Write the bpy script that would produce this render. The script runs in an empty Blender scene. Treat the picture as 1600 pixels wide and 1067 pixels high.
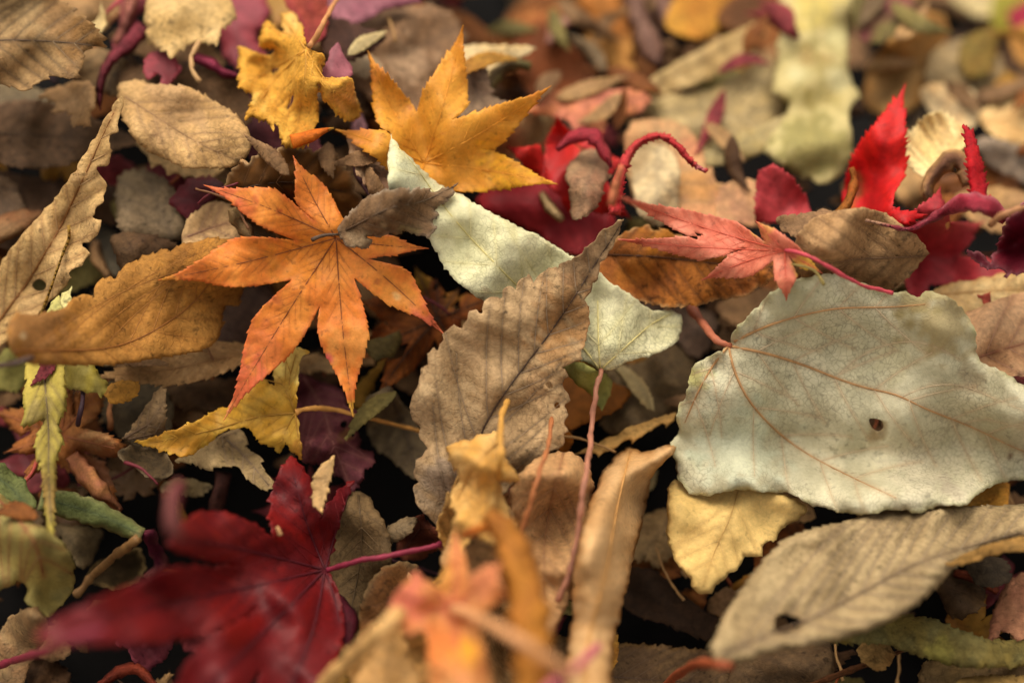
import bpy, math, random
import numpy as np
from mathutils import Vector
from mathutils.geometry import delaunay_2d_cdt

# ------------------------------------------------------------------ camera, sky, sun, exposure
S = bpy.context.scene
COL = S.collection
PITCH = math.radians(52.0)
DIST = 0.3667
FPX = 60.0 / 36.0 * 1600.0
CAM = np.array([0.0, -DIST * math.cos(PITCH), DIST * math.sin(PITCH)])
FWD = np.array([0.0, math.cos(PITCH), -math.sin(PITCH)])
UPV = np.array([0.0, math.sin(PITCH), math.cos(PITCH)])

cd = bpy.data.cameras.new('camera')
cam = bpy.data.objects.new('camera', cd)
COL.objects.link(cam)
S.camera = cam
cam.location = CAM
cam.rotation_euler = (math.pi / 2 - PITCH, 0, 0)
cd.lens = 60.0
cd.sensor_width = 36.0
cd.clip_start = 0.01
cd.clip_end = 60.0
cd.dof.use_dof = True
cd.dof.focus_distance = 0.3525
cd.dof.aperture_fstop = 4.4

SUN_EL, SUN_ROT = math.radians(62), math.radians(-20)
w = bpy.data.worlds.new('World')
S.world = w
w.use_nodes = True
nt = w.node_tree
nt.nodes.clear()
sky = nt.nodes.new('ShaderNodeTexSky')
sky.sky_type = 'NISHITA'
sky.sun_disc = False
sky.sun_elevation = SUN_EL
sky.sun_rotation = SUN_ROT
sky.air_density = 1.0
sky.dust_density = 4.0
sky.ozone_density = 0.6
hs = nt.nodes.new('ShaderNodeHueSaturation')
hs.inputs['Saturation'].default_value = 0.14
wb = nt.nodes.new('ShaderNodeVectorMath'); wb.operation = 'MULTIPLY'
wb.inputs[1].default_value = (1.05, 0.97, 0.85)
bgn = nt.nodes.new('ShaderNodeBackground')
bgn.inputs['Strength'].default_value = 0.15
wo = nt.nodes.new('ShaderNodeOutputWorld')
nt.links.new(sky.outputs[0], hs.inputs['Color'])
nt.links.new(hs.outputs[0], wb.inputs[0])
nt.links.new(wb.outputs[0], bgn.inputs[0])
nt.links.new(bgn.outputs[0], wo.inputs[0])

sl = bpy.data.lights.new('sun', 'SUN')
sl.energy = 1.3
sl.angle = math.radians(60)
sl.color = (1.0, 0.93, 0.80)
so = bpy.data.objects.new('sun', sl)
COL.objects.link(so)
# sun stands behind the pile, a little to the right: direction from the ground towards the sun
sd = Vector((math.sin(SUN_ROT) * math.cos(SUN_EL), math.cos(SUN_ROT) * math.cos(SUN_EL), math.sin(SUN_EL)))
so.rotation_euler = sd.to_track_quat('Z', 'Y').to_euler()
so.location = (0.2, 0.5, 1.0)

S.view_settings.view_transform = 'Standard'
S.view_settings.look = 'None'
S.view_settings.gamma = 1.0
S.view_settings.use_curve_mapping = False
S.view_settings.exposure = 0.72
S.cycles.use_denoising = True
S.cycles.max_bounces = 6
S.cycles.diffuse_bounces = 4
S.cycles.transmission_bounces = 4
S.cycles.caustics_reflective = False
S.cycles.caustics_refractive = False

# ------------------------------------------------------------------ small helpers
rnd = random.Random(7)


def lin(h):
    c = np.array([int(h[i:i + 2], 16) / 255.0 for i in (0, 2, 4)])
    return np.where(c <= 0.04045, c / 12.92, ((c + 0.055) / 1.055) ** 2.4)


def warm(c):
    # dead leaf browns are warmer than the neutral greys they are noted as
    c = np.array(c, float)
    if c[0] > c[1] > c[2] and c[2] > 0.28 * c[0]:
        c = c * np.array([1.02, 0.95, 0.78])
    return c


def to_world(px, py, h):
    """ground-space point: where the sight line of photo pixel (px,py) meets the height h (mm)"""
    px = np.asarray(px, float); py = np.asarray(py, float); h = np.asarray(h, float) * 0.001
    d = FWD[None, :] * FPX + np.stack([px - 800.0, 0 * px, 0 * px], 1) - UPV[None, :] * (py - 533.5)[:, None]
    t = (h - CAM[2]) / d[:, 2]
    return CAM[None, :] + d * t[:, None]


def P(s):
    """'x,y x,y! ...' -> points and corner flags"""
    pts, cor = [], []
    for k in s.split():
        c = k.endswith('!')
        a, b = k.rstrip('!').split(',')
        pts.append((float(a), float(b))); cor.append(c)
    return np.array(pts), cor


def catmull(pts, closed, step=5.0, cor=None):
    n = len(pts)
    cor = cor or [False] * n
    out = []
    segs = n if closed else n - 1
    for i in range(segs):
        p1, p2 = pts[i], pts[(i + 1) % n]
        p0 = pts[i - 1] if (closed or i > 0) else p1
        p3 = pts[(i + 2) % n] if (closed or i + 2 < n) else p2
        if cor[i]: p0 = p1
        if cor[(i + 1) % n]: p3 = p2
        L = np.hypot(*(p2 - p1))
        k = max(1, int(round(L / step)))
        for j in range(k):
            t = j / k
            out.append(0.5 * ((2 * p1) + (-p0 + p2) * t + (2 * p0 - 5 * p1 + 4 * p2 - p3) * t * t
                              + (-p0 + 3 * p1 - 3 * p2 + p3) * t ** 3))
    if not closed: out.append(pts[-1])
    return np.array(out)


def inside(poly, x, y):
    x = np.asarray(x, float); y = np.asarray(y, float)
    r = np.zeros(x.shape, bool)
    xj, yj = poly[-1]
    for xi, yi in poly:
        if yi != yj:
            c = ((yi > y) != (yj > y)) & (x < (xj - xi) * (y - yi) / (yj - yi) + xi)
            r ^= c
        xj, yj = xi, yi
    return r


def seg_dist(x, y, A, B):
    """smallest distance of each point to the segments A->B"""
    best = np.full(x.shape, 1e9)
    if len(A) == 0: return best
    for lo in range(0, len(x), 4000):
        xs = x[lo:lo + 4000, None]; ys = y[lo:lo + 4000, None]
        dx = (B[:, 0] - A[:, 0])[None]; dy = (B[:, 1] - A[:, 1])[None]
        t = ((xs - A[None, :, 0]) * dx + (ys - A[None, :, 1]) * dy) / (dx * dx + dy * dy + 1e-9)
        t = np.clip(t, 0, 1)
        d = np.hypot(xs - (A[None, :, 0] + t * dx), ys - (A[None, :, 1] + t * dy))
        best[lo:lo + 4000] = d.min(1)
    return best


def wavy(seed, scale, octs=5):
    r = np.random.RandomState(seed)
    k = []
    for i in range(octs * 2):
        a = r.rand() * 2 * math.pi
        f = (0.6 + 1.3 * r.rand()) * 2 * math.pi / scale
        k.append((math.cos(a) * f, math.sin(a) * f, r.rand() * 6.28, 0.6 + 0.6 * r.rand()))
    s = math.sqrt(sum(q[3] ** 2 for q in k) / 2)
    return lambda x, y: sum(q[3] * np.sin(q[0] * x + q[1] * y + q[2]) for q in k) / s


# ------------------------------------------------------------------ height field of the pile (mm)
X0, Y0, CELL, NX, NY = -700.0, -520.0, 4.0, 750, 560
GX = X0 + CELL * np.arange(NX); GY = Y0 + CELL * np.arange(NY)
MX, MY = np.meshgrid(GX, GY)


def sstep(a, b, v):
    t = np.clip((v - a) / (b - a), 0, 1)
    return t * t * (3 - 2 * t)


def terrain(x, y):
    u = (533.5 - y) * 0.1375
    right = sstep(600, 900, x)
    h = 0.36 * np.clip(u, -60, 42) + (1 - right) * 0.30 * np.clip(u, 0, 75)
    h = h - right * 62 * sstep(320, -60, y) - (1 - right) * 16 * sstep(80, -260, y)
    h = h - 8 * sstep(-50, -500, x) - 8 * sstep(1650, 2200, x)
    return h


SOIL = -24.0
soilw = wavy(3, 160)
H = terrain(MX, MY) + SOIL + 3.0 * soilw(MX, MY)


def samp(G, x, y):
    fx = np.clip((np.asarray(x) - X0) / CELL, 0, NX - 1.001); fy = np.clip((np.asarray(y) - Y0) / CELL, 0, NY - 1.001)
    ix = fx.astype(int); iy = fy.astype(int); fx = fx - ix; fy = fy - iy
    return ((G[iy, ix] * (1 - fx) + G[iy, ix + 1] * fx) * (1 - fy) + (G[iy + 1, ix] * (1 - fx) + G[iy + 1, ix + 1] * fx) * fy)


def maxf(G, r):
    out = G.copy()
    for k in range(1, r + 1):
        out[:, k:] = np.maximum(out[:, k:], G[:, :-k]); out[:, :-k] = np.maximum(out[:, :-k], G[:, k:])
    o2 = out.copy()
    for k in range(1, r + 1):
        o2[k:] = np.maximum(o2[k:], out[:-k]); o2[:-k] = np.maximum(o2[:-k], out[k:])
    return o2


def boxf(G, r):
    def one(G, ax):
        c = np.cumsum(np.pad(G, [(r + 1, r) if i == ax else (0, 0) for i in (0, 1)], mode='edge'), axis=ax)
        n = 2 * r + 1
        return ((c[n:] - c[:-n]) if ax == 0 else (c[:, n:] - c[:, :-n])) / n
    return one(one(G, 0), 1)


# ------------------------------------------------------------------ materials
MATS = {}


def nd(t, kind, **kw):
    n = t.nodes.new(kind)
    for k, v in kw.items():
        if k in n.inputs: n.inputs[k].default_value = v
        else: setattr(n, k, v)
    return n


def leaf_mat(name, rough=0.6, spec=0.3, trans=0.25, grain=0.16, grain_scale=900, speck=0.35, speck_scale=700, net=0.0,
             net_scale=420, bump=0.25, mott=0.16):
    m = bpy.data.materials.new(name)
    m.use_nodes = True
    t = m.node_tree
    t.nodes.clear()
    L = t.links.new
    at = nd(t, 'ShaderNodeAttribute', attribute_name='leaf_colour')
    tc = nd(t, 'ShaderNodeTexCoord')
    oi = nd(t, 'ShaderNodeObjectInfo')
    off = nd(t, 'ShaderNodeVectorMath', operation='ADD')
    L(tc.outputs['Object'], off.inputs[0]); L(oi.outputs['Location'], off.inputs[1])
    v = off.outputs[0]
    n1 = nd(t, 'ShaderNodeTexNoise', Scale=grain_scale, Detail=4.0, Roughness=0.65); L(v, n1.inputs['Vector'])
    n2 = nd(t, 'ShaderNodeTexNoise', Scale=95.0, Detail=5.0, Roughness=0.6); L(v, n2.inputs['Vector'])
    r1 = nd(t, 'ShaderNodeMapRange'); r1.inputs[1].default_value = 0.3; r1.inputs[2].default_value = 0.7
    r1.inputs[3].default_value = 1 - grain; r1.inputs[4].default_value = 1 + grain; L(n1.outputs[0], r1.inputs[0])
    r2 = nd(t, 'ShaderNodeMapRange'); r2.inputs[1].default_value = 0.3; r2.inputs[2].default_value = 0.7
    r2.inputs[3].default_value = 1 - mott; r2.inputs[4].default_value = 1 + mott; L(n2.outputs[0], r2.inputs[0])
    mu = nd(t, 'ShaderNodeMath', operation='MULTIPLY'); L(r1.outputs[0], mu.inputs[0]); L(r2.outputs[0], mu.inputs[1])
    n3 = nd(t, 'ShaderNodeTexNoise', Scale=speck_scale, Detail=2.0, Roughness=0.5); L(v, n3.inputs['Vector'])
    n4 = nd(t, 'ShaderNodeTexNoise', Scale=60.0, Detail=2.0); L(v, n4.inputs['Vector'])
    ad = nd(t, 'ShaderNodeMath', operation='MULTIPLY_ADD'); ad.inputs[1].default_value = 0.35; L(n4.outputs[0], ad.inputs[0]); L(n3.outputs[0], ad.inputs[2])
    r3 = nd(t, 'ShaderNodeMapRange'); r3.inputs[1].default_value = 0.80; r3.inputs[2].default_value = 0.92
    r3.inputs[3].default_value = 1.0; r3.inputs[4].default_value = 1 - speck; L(ad.outputs[0], r3.inputs[0])
    mu2 = nd(t, 'ShaderNodeMath', operation='MULTIPLY'); L(mu.outputs[0], mu2.inputs[0]); L(r3.outputs[0], mu2.inputs[1])
    last = mu2
    netout = None
    if net > 0:
        nz = nd(t, 'ShaderNodeTexNoise', Scale=260.0, Detail=2.0); L(v, nz.inputs['Vector'])
        mx = nd(t, 'ShaderNodeVectorMath', operation='MULTIPLY_ADD'); L(nz.outputs['Color'], mx.inputs[0])
        mx.inputs[1].default_value = (0.0035, 0.0035, 0.0035); L(v, mx.inputs[2])
        vo = nd(t, 'ShaderNodeTexVoronoi', feature='DISTANCE_TO_EDGE', Scale=net_scale); L(mx.outputs[0], vo.inputs['Vector'])
        r4 = nd(t, 'ShaderNodeMapRange'); r4.inputs[1].default_value = 0.0; r4.inputs[2].default_value = 0.09
        r4.inputs[3].default_value = 1 - net; r4.inputs[4].default_value = 1.0; L(vo.outputs['Distance'], r4.inputs[0])
        # the net shows in some patches more than others
        n5 = nd(t, 'ShaderNodeTexNoise', Scale=45.0, Detail=2.0); L(v, n5.inputs['Vector'])
        r5 = nd(t, 'ShaderNodeMapRange'); r5.inputs[1].default_value = 0.40; r5.inputs[2].default_value = 0.6; L(n5.outputs[0], r5.inputs[0])
        mm = nd(t, 'ShaderNodeMix', data_type='FLOAT'); L(r5.outputs[0], mm.inputs[0]); mm.inputs[2].default_value = 1.0; L(r4.outputs[0], mm.inputs[3])
        mu3 = nd(t, 'ShaderNodeMath', operation='MULTIPLY'); L(mu2.outputs[0], mu3.inputs[0]); L(mm.outputs[0], mu3.inputs[1])
        last = mu3
        netout = r4
    cm = nd(t, 'ShaderNodeVectorMath', operation='SCALE'); L(at.outputs['Color'], cm.inputs[0]); L(last.outputs[0], cm.inputs['Scale'])
    bp = nd(t, 'ShaderNodeBump', Strength=bump, Distance=0.0004)
    hb = nd(t, 'ShaderNodeMath', operation='ADD'); L(n1.outputs[0], hb.inputs[0]); L(n2.outputs[0], hb.inputs[1])
    if netout is not None:
        hn = nd(t, 'ShaderNodeMath', operation='MULTIPLY_ADD'); L(netout.outputs[0], hn.inputs[0]); hn.inputs[1].default_value = 0.9; L(hb.outputs[0], hn.inputs[2]); hb = hn
    L(hb.outputs[0], bp.inputs['Height'])
    pr = nd(t, 'ShaderNodeBsdfPrincipled', Roughness=rough)
    pr.inputs['Specular IOR Level'].default_value = spec
    L(cm.outputs[0], pr.inputs['Base Color']); L(bp.outputs[0], pr.inputs['Normal'])
    tr = nd(t, 'ShaderNodeBsdfTranslucent'); L(cm.outputs[0], tr.inputs['Color']); L(bp.outputs[0], tr.inputs['Normal'])
    mi = nd(t, 'ShaderNodeMixShader'); mi.inputs[0].default_value = trans
    L(pr.outputs[0], mi.inputs[1]); L(tr.outputs[0], mi.inputs[2])
    o = nd(t, 'ShaderNodeOutputMaterial'); L(mi.outputs[0], o.inputs[0])
    MATS[name] = m
    return m


leaf_mat('dry_leaf', 0.74, 0.16, 0.18, grain=0.25, speck=0.5, bump=0.75, mott=0.14, net=0.22, net_scale=520)
leaf_mat('smooth_leaf', 0.52, 0.26, 0.24, grain=0.14, speck=0.35, bump=0.35, mott=0.08, net=0.05, net_scale=700)
leaf_mat('thin_leaf', 0.7, 0.14, 0.42, grain=0.12, speck=0.3, bump=0.25)
leaf_mat('pale_leaf', 0.6, 0.22, 0.14, grain=0.10, speck=0.3, net=0.36, net_scale=820, bump=0.4, mott=0.11)
leaf_mat('soft_leaf', 0.66, 0.18, 0.2, grain=0.14, speck=0.25, net=0.1, net_scale=500, bump=0.4, mott=0.12)


def flat_mat(name, hexc, rough=0.6, var=0.25, scale=300):
    m = bpy.data.materials.new(name); m.use_nodes = True
    t = m.node_tree; L = t.links.new
    pr = t.nodes['Principled BSDF']
    pr.inputs['Roughness'].default_value = rough
    pr.inputs['Specular IOR Level'].default_value = 0.25
    tc = nd(t, 'ShaderNodeTexCoord')
    n = nd(t, 'ShaderNodeTexNoise', Scale=float(scale), Detail=4.0); L(tc.outputs['Object'], n.inputs['Vector'])
    cr = nd(t, 'ShaderNodeValToRGB')
    c = lin(hexc)
    cr.color_ramp.elements[0].position = 0.3; cr.color_ramp.elements[1].position = 0.7
    cr.color_ramp.elements[0].color = (*np.clip(c * (1 - var), 0, 1), 1)
    cr.color_ramp.elements[1].color = (*np.clip(c * (1 + var), 0, 1), 1)
    L(n.outputs[0], cr.inputs[0]); L(cr.outputs[0], pr.inputs['Base Color'])
    bp = nd(t, 'ShaderNodeBump', Strength=0.3, Distance=0.0005); L(n.outputs[0], bp.inputs['Height']); L(bp.outputs[0], pr.inputs['Normal'])
    return m


VM = {}


def vein_mat(hexc):
    if hexc not in VM: VM[hexc] = flat_mat('vein_' + hexc, hexc, 0.6, 0.22, 500)
    return VM[hexc]


# ------------------------------------------------------------------ object builders
def new_mesh(name, co, faces, mat, parent=None, origin=None, smooth=True):
    me = bpy.data.meshes.new(name)
    co = np.asarray(co, float)
    if origin is not None: co = co - origin
    me.from_pydata(co.tolist(), [], faces)
    if smooth: me.polygons.foreach_set('use_smooth', [True] * len(me.polygons))
    if mat: me.materials.append(mat)
    o = bpy.data.objects.new(name, me)
    COL.objects.link(o)
    if parent is not None: o.parent = parent
    elif origin is not None: o.location = origin
    return o


def hexof(c):
    return ''.join('%02x' % int(round(255 * min(1.0, (v * 12.92 if v < 0.0031308 else 1.055 * v ** (1 / 2.4) - 0.055)))) for v in c)


def tube(pts, rad, sides=6):
    """pts Nx3 metres, rad N (metres)"""
    n = len(pts); vs = []; fs = []
    tg = np.gradient(pts, axis=0); tg /= np.linalg.norm(tg, axis=1)[:, None] + 1e-12
    up = np.array([0.13, -0.4, 0.9])
    for i in range(n):
        a = np.cross(tg[i], up); a /= np.linalg.norm(a) + 1e-12
        b = np.cross(a, tg[i])
        for k in range(sides):
            th = 2 * math.pi * k / sides
            vs.append(pts[i] + rad[i] * (math.cos(th) * a + math.sin(th) * b))
    for i in range(n - 1):
        for k in range(sides):
            k2 = (k + 1) % sides
            fs.append((i * sides + k, i * sides + k2, (i + 1) * sides + k2, (i + 1) * sides + k))
    fs.append(tuple(range(sides - 1, -1, -1))); fs.append(tuple((n - 1) * sides + k for k in range(sides)))
    return np.array(vs), fs


def serrate(poly, axis, amp, lam, rs, tipfade=None):
    amp = amp * 1.35
    # finer points so that every tooth gets a sharp outline
    out, oa, of = [], [], []
    for i in range(len(poly)):
        a, b = poly[i], poly[(i + 1) % len(poly)]
        k = max(1, int(math.ceil(np.hypot(*(b - a)) / min(3.0, lam / 5.5))))
        for j in range(k):
            out.append(a + (b - a) * j / k)
            if axis.ndim == 2: oa.append(axis[i])
            if tipfade is not None: of.append(tipfade[i])
    poly = np.array(out)
    if oa: axis = np.array(oa)
    if of: tipfade = np.array(of)
    n = len(poly)
    nxt = np.roll(poly, -1, 0); prv = np.roll(poly, 1, 0)
    tg = nxt - prv; L = np.hypot(tg[:, 0], tg[:, 1]) + 1e-9; tg = tg / L[:, None]
    area = 0.5 * np.sum(poly[:, 0] * nxt[:, 1] - nxt[:, 0] * poly[:, 1])
    nrm = np.stack([tg[:, 1], -tg[:, 0]], 1) * (1 if area > 0 else -1)
    seg = np.hypot(*(nxt - poly).T); s = np.concatenate([[0], np.cumsum(seg)[:-1]])
    rr = np.random.RandomState(rs)
    ph = s / lam
    ph = ph + 0.35 * np.sin(ph * 0.9 + rs) + 0.2 * np.sin(ph * 2.3 + rs * 1.7)
    ph = ph - ph.min()
    jit = rr.rand(int(ph.max()) + 3) * 1.1 + 0.35
    f = ph - np.floor(ph)
    along = (tg * axis[None]).sum(1) if axis.ndim == 1 else (tg * axis).sum(1)
    saw = np.where(along >= 0, f, 1 - f)
    saw = saw ** 1.3
    a = amp * jit[np.floor(ph).astype(int)] * saw
    if tipfade is not None: a = a * tipfade
    ax = axis if axis.ndim == 2 else np.repeat(axis[None], n, 0)
    return poly + nrm * a[:, None] * 0.85 + ax * a[:, None] * 0.55


THINGS = []


class Leaf: pass


def build_leaf(name, label, poly, prim, axis, col='a08060', col2=None, edge=None, vcol=None, tilt=(0, 0), fold=0.0, quilt=0.6,
               noise=1.2, nscale=140, curl=0.0, cr=25, lift=0.0, mat='dry_leaf', holes=(), spots=(), stalk=None, res=7.0,
               sec=(26, 48), vr=0.16, clear=0.5, group=None, cat='leaf', seed=None, secmax=400, tears=0, veinw=3.0, hump=(),
               pct=95, extra=(), vstr=0.68, dep=None, wave=0.0, maxv=60):
    global H
    seed = seed if seed is not None else (hash_(label) % 100000)
    rr = np.random.RandomState(seed)
    cen = poly.mean(0)
    col2 = col2 or col
    if vcol is None:
        vcol = hexof(lin(col) * 0.42); vr = 0.0; vstr = 0.5
    if len(prim) == 0:
        q0 = poly - cen; ev, evec = np.linalg.eigh(q0.T @ q0); a0 = evec[:, 1]; pr0 = q0 @ a0
        prim = [np.array([cen + a0 * k for k in np.linspace(pr0.min() * .93, pr0.max() * .93, 5)])]
    # ---- veins: primary polylines and secondaries marched from them to the margin
    paths = [(catmull(p, False, 8.0), 1.0) for p in prim]
    tert = []
    if sec:
        for pth, _ in list(paths):
            seg = np.hypot(*np.diff(pth, axis=0).T); s = np.concatenate([[0], np.cumsum(seg)])
            tot = s[-1]; side = 1; q = sec[0] * 0.6
            while q < tot - sec[0] * 0.5 and len(paths) + len(tert) < maxv:
                i = min(np.searchsorted(s, q), len(pth) - 2)
                tgd = pth[min(i + 1, len(pth) - 1)] - pth[max(i - 1, 0)]; th = math.atan2(tgd[1], tgd[0])
                for sd_ in (1, -1):
                    a = th + sd_ * math.radians(sec[1] * (0.92 + 0.16 * rr.rand()))
                    p = pth[i].copy(); cand = [p.copy()]
                    for k in range(int(secmax / 6)):
                        a -= sd_ * math.radians(sec[1]) * 0.012
                        p = p + 6 * np.array([math.cos(a + 0.03 * rr.randn()), math.sin(a + 0.03 * rr.randn())]); cand.append(p.copy())
                    cand = np.array(cand)
                    ok = inside(poly, cand[1:, 0], cand[1:, 1])
                    nstop = int(np.argmin(ok)) if not ok.all() else len(ok)
                    if nstop >= 3: tert.append((cand[:nstop + 1], 0.55))
                q += sec[0] * (0.9 + 0.2 * rr.rand())
    tert += [(catmull(e, False, 8.0), 0.6) for e in extra]
    allp = paths + tert
    quilt = quilt * 0.42

    def segs(lst):
        A = [p[:-1] for p, _ in lst]; B = [p[1:] for p, _ in lst]
        return (np.concatenate(A), np.concatenate(B)) if A else (np.zeros((0, 2)), np.zeros((0, 2)))
    pA, pB = segs(paths); aA, aB = segs(allp)
    eA, eB = poly, np.roll(poly, -1, 0)
    w1 = wavy(seed + 1, nscale); w2 = wavy(seed + 2, nscale * 0.35)
    wv = wavy(seed + 5, 70)
    gap = sec[0] if sec else 30

    def r(x, y, de=None):
        dx = (x - cen[0]) / 100; dy = (y - cen[1]) / 100
        h = tilt[0] * dx + tilt[1] * dy + noise * w1(x, y) + 0.10 * noise * w2(x, y)
        if len(pA):
            d = seg_dist(x, y, pA, pB); h = h + fold * d * 0.1375
        if quilt and len(aA):
            da = seg_dist(x, y, aA, aB); h = h + quilt * (1 - np.exp(-(da / (gap * 0.38)) ** 1.5))
        if curl or wave:
            if de is None: de = seg_dist(x, y, eA, eB)
            if curl:
                u = np.clip(de / cr, 0, 1); h = h + curl * (np.sqrt(np.clip(1 - (1 - u) ** 2, 0, 1)))
            if wave: h = h + wave * np.exp(-de / 18) * wv(x, y)
        for (hx, hy, hr, hh) in hump:
            h = h + hh * np.exp(-((x - hx) ** 2 + (y - hy) ** 2) / (2 * hr * hr))
        return h

    # ---- settle the leaf on the pile
    x0, y0 = poly.min(0) - 8; x1, y1 = poly.max(0) + 8
    i0 = max(0, int((x0 - X0) / CELL)); i1 = min(NX, int((x1 - X0) / CELL) + 2)
    j0 = max(0, int((y0 - Y0) / CELL)); j1 = min(NY, int((y1 - Y0) / CELL) + 2)
    sub = (slice(j0, j1), slice(i0, i1))
    sx, sy = MX[sub], MY[sub]
    m = inside(poly, sx, sy)
    if m.sum() < 3:
        m = seg_dist(sx.ravel(), sy.ravel(), eA, eB).reshape(sx.shape) < 4.5
    G = np.full(sx.shape, 0.0)
    rv = r(sx[m], sy[m])
    G[m] = rv
    Hs = maxf(H[sub], 1)
    off = np.percentile((Hs[m] - rv), pct) + clear + lift
    if dep is not None:
        # distance (mm) from the lens at which the middle of the leaf lies
        dz = FWD[2] * FPX - UPV[2] * (cen[1] - 533.5)
        hd = (CAM[2] + dep * 0.001 / FPX * dz) * 1000
        off = max(hd - float(r(cen[:1] * 1.0, cen[1:] * 1.0)[0]), np.percentile((Hs[m] - rv), 55))
    p = np.zeros(sx.shape)
    p[m] = np.maximum(Hs[m] + clear - (rv + off), 0)
    pad = 20
    p = np.pad(p, pad)
    big = m.sum() > 900
    p = boxf(boxf(maxf(p, 10), 5), 5) if big else boxf(maxf(p, 5), 5)
    push = p
    px0, py0 = GX[i0] - pad * CELL, GY[j0] - pad * CELL

    def psamp(x, y):
        fx = np.clip((np.asarray(x) - px0) / CELL, 0, push.shape[1] - 1.001); fy = np.clip((np.asarray(y) - py0) / CELL, 0, push.shape[0] - 1.001)
        ix = fx.astype(int); iy = fy.astype(int); fx = fx - ix; fy = fy - iy
        return ((push[iy, ix] * (1 - fx) + push[iy, ix + 1] * fx) * (1 - fy) + (push[iy + 1, ix] * (1 - fx) + push[iy + 1, ix + 1] * fx) * fy)
    hf = lambda x, y: r(x, y) + off + psamp(x, y)
    Hn = H[sub]
    Hn[m] = np.maximum(Hn[m], rv + off + psamp(sx[m], sy[m]))
    H[sub] = Hn

    # ---- mesh
    pts = [poly]
    if allp:
        vp = np.concatenate([p_[::1] for p_, _ in allp])
        vp = vp[inside(poly, vp[:, 0], vp[:, 1])]
        if len(vp) and res <= 9:
            vp = vp[seg_dist(vp[:, 0], vp[:, 1], eA, eB) > 1.2]; pts.append(vp)
        else: vp = np.zeros((0, 2))
    else: vp = np.zeros((0, 2))
    gx, gy = np.meshgrid(np.arange(x0, x1, res), np.arange(y0, y1, res * 0.87))
    gx = gx + (np.arange(gx.shape[0]) % 2)[:, None] * res * 0.5
    gx = (gx + rr.uniform(-.18, .18, gx.shape) * res).ravel(); gy = (gy + rr.uniform(-.18, .18, gy.shape) * res).ravel()
    k = inside(poly, gx, gy); gx, gy = gx[k], gy[k]
    if len(gx):
        k = seg_dist(gx, gy, eA, eB) > res * 0.4
        if len(vp): k &= seg_dist(gx, gy, aA, aB) > res * 0.45
        pts.append(np.stack([gx[k], gy[k]], 1))
    edges = [(i, (i + 1) % len(poly)) for i in range(len(poly))]
    hol = []
    for hs_ in holes:
        hp = catmull(np.array(P(hs_)[0]), True, 3.0) if isinstance(hs_, str) else hs_
        n0 = sum(len(q) for q in pts)
        # keep other points out of the hole's rim
        pts.append(hp); edges += [(n0 + i, n0 + (i + 1) % len(hp)) for i in range(len(hp))]; hol.append(hp)
    allv = np.concatenate(pts)
    res_ = delaunay_2d_cdt([Vector((a, b)) for a, b in allv], edges, [], 0, 0.05)
    vo = np.array([(v.x, v.y) for v in res_[0]])
    tri = np.array([f for f in res_[2] if len(f) == 3])
    c = vo[tri].mean(1)
    k = inside(poly, c[:, 0], c[:, 1])
    for hp in hol: k &= ~inside(hp, c[:, 0], c[:, 1])
    tri = tri[k]
    used = np.unique(tri); mp = -np.ones(len(vo), int); mp[used] = np.arange(len(used)); vo = vo[used]; tri = mp[tri]
    X, Y = vo[:, 0], vo[:, 1]
    hh = hf(X, Y)
    W = to_world(X, Y, hh)
    # anchor
    base = prim[0][0] if len(prim) else cen
    org = to_world([base[0]], [base[1]], hf(np.array([base[0]]), np.array([base[1]])))[0]
    # face orientation upwards
    a, b, c3 = W[tri[:, 0]], W[tri[:, 1]], W[tri[:, 2]]
    nz = np.cross(b - a, c3 - a)[:, 2]
    if (nz < 0).sum() > len(nz) / 2: tri = tri[:, ::-1]
    root = bpy.data.objects.new(name, None)
    COL.objects.link(root)
    root.location = org
    root.empty_display_size = 0.01
    root['label'] = label; root['category'] = cat
    if group: root['group'] = group
    o = new_mesh('blade', W, tri.tolist(), MATS[mat], root, org)
    # colour
    c1, c2 = (lin(col) * np.array([1.02, 0.98, 0.90]), lin(col2) * np.array([1.02, 0.98, 0.90])) if mat == 'pale_leaf' else (warm(lin(col)), warm(lin(col2)))
    wc = wavy(seed + 3, 120); wd = wavy(seed + 4, 34)
    t_ = np.clip(0.5 + 0.38 * wc(X, Y) + 0.22 * wd(X, Y), 0, 1)
    C = c1[None] * (1 - t_[:, None]) + c2[None] * t_[:, None]
    de = seg_dist(X, Y, eA, eB)
    if edge:
        k = (edge[2] if len(edge) > 2 else 0.8) * np.exp(-(de / edge[1]) ** 1.4) * np.clip(0.75 + 0.35 * wd(X, Y), 0, 1)
        C = C * (1 - k[:, None]) + lin(edge[0])[None] * k[:, None]
    for sp in spots:
        sx_, sy_, sr, sc = sp[:4]; st = sp[4] if len(sp) > 4 else 0.85
        d = np.hypot(X - sx_, Y - sy_) + sr * 0.18 * wd(X, Y) + sr * 0.12 * wc(X, Y)
        k = st * (1 - sstep(sr * 0.45, sr * 1.05, d))
        C = C * (1 - k[:, None]) + (lin(sc) if mat == 'pale_leaf' else warm(lin(sc)))[None] * k[:, None]
    vcol = vcol or None
    if vcol and len(aA):
        d1 = seg_dist(X, Y, pA, pB) if len(pA) else np.full(len(X), 1e9)
        d2 = seg_dist(X, Y, aA, aB)
        k = np.maximum(vstr * np.exp(-(d1 / (veinw * 1.6)) ** 2), vstr * 0.75 * np.exp(-(d2 / veinw) ** 2))
        C = C * (1 - k[:, None]) + lin(vcol)[None] * k[:, None]
    C = np.clip(C, 0.004, 0.9)
    ca = o.data.color_attributes.new('leaf_colour', 'FLOAT_COLOR', 'POINT')
    ca.data.foreach_set('color', np.concatenate([C, np.ones((len(C), 1))], 1).astype(np.float32).ravel())
    md = o.modifiers.new('thickness', 'SOLIDIFY'); md.thickness = 0.00022; md.offset = -1.0
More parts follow.
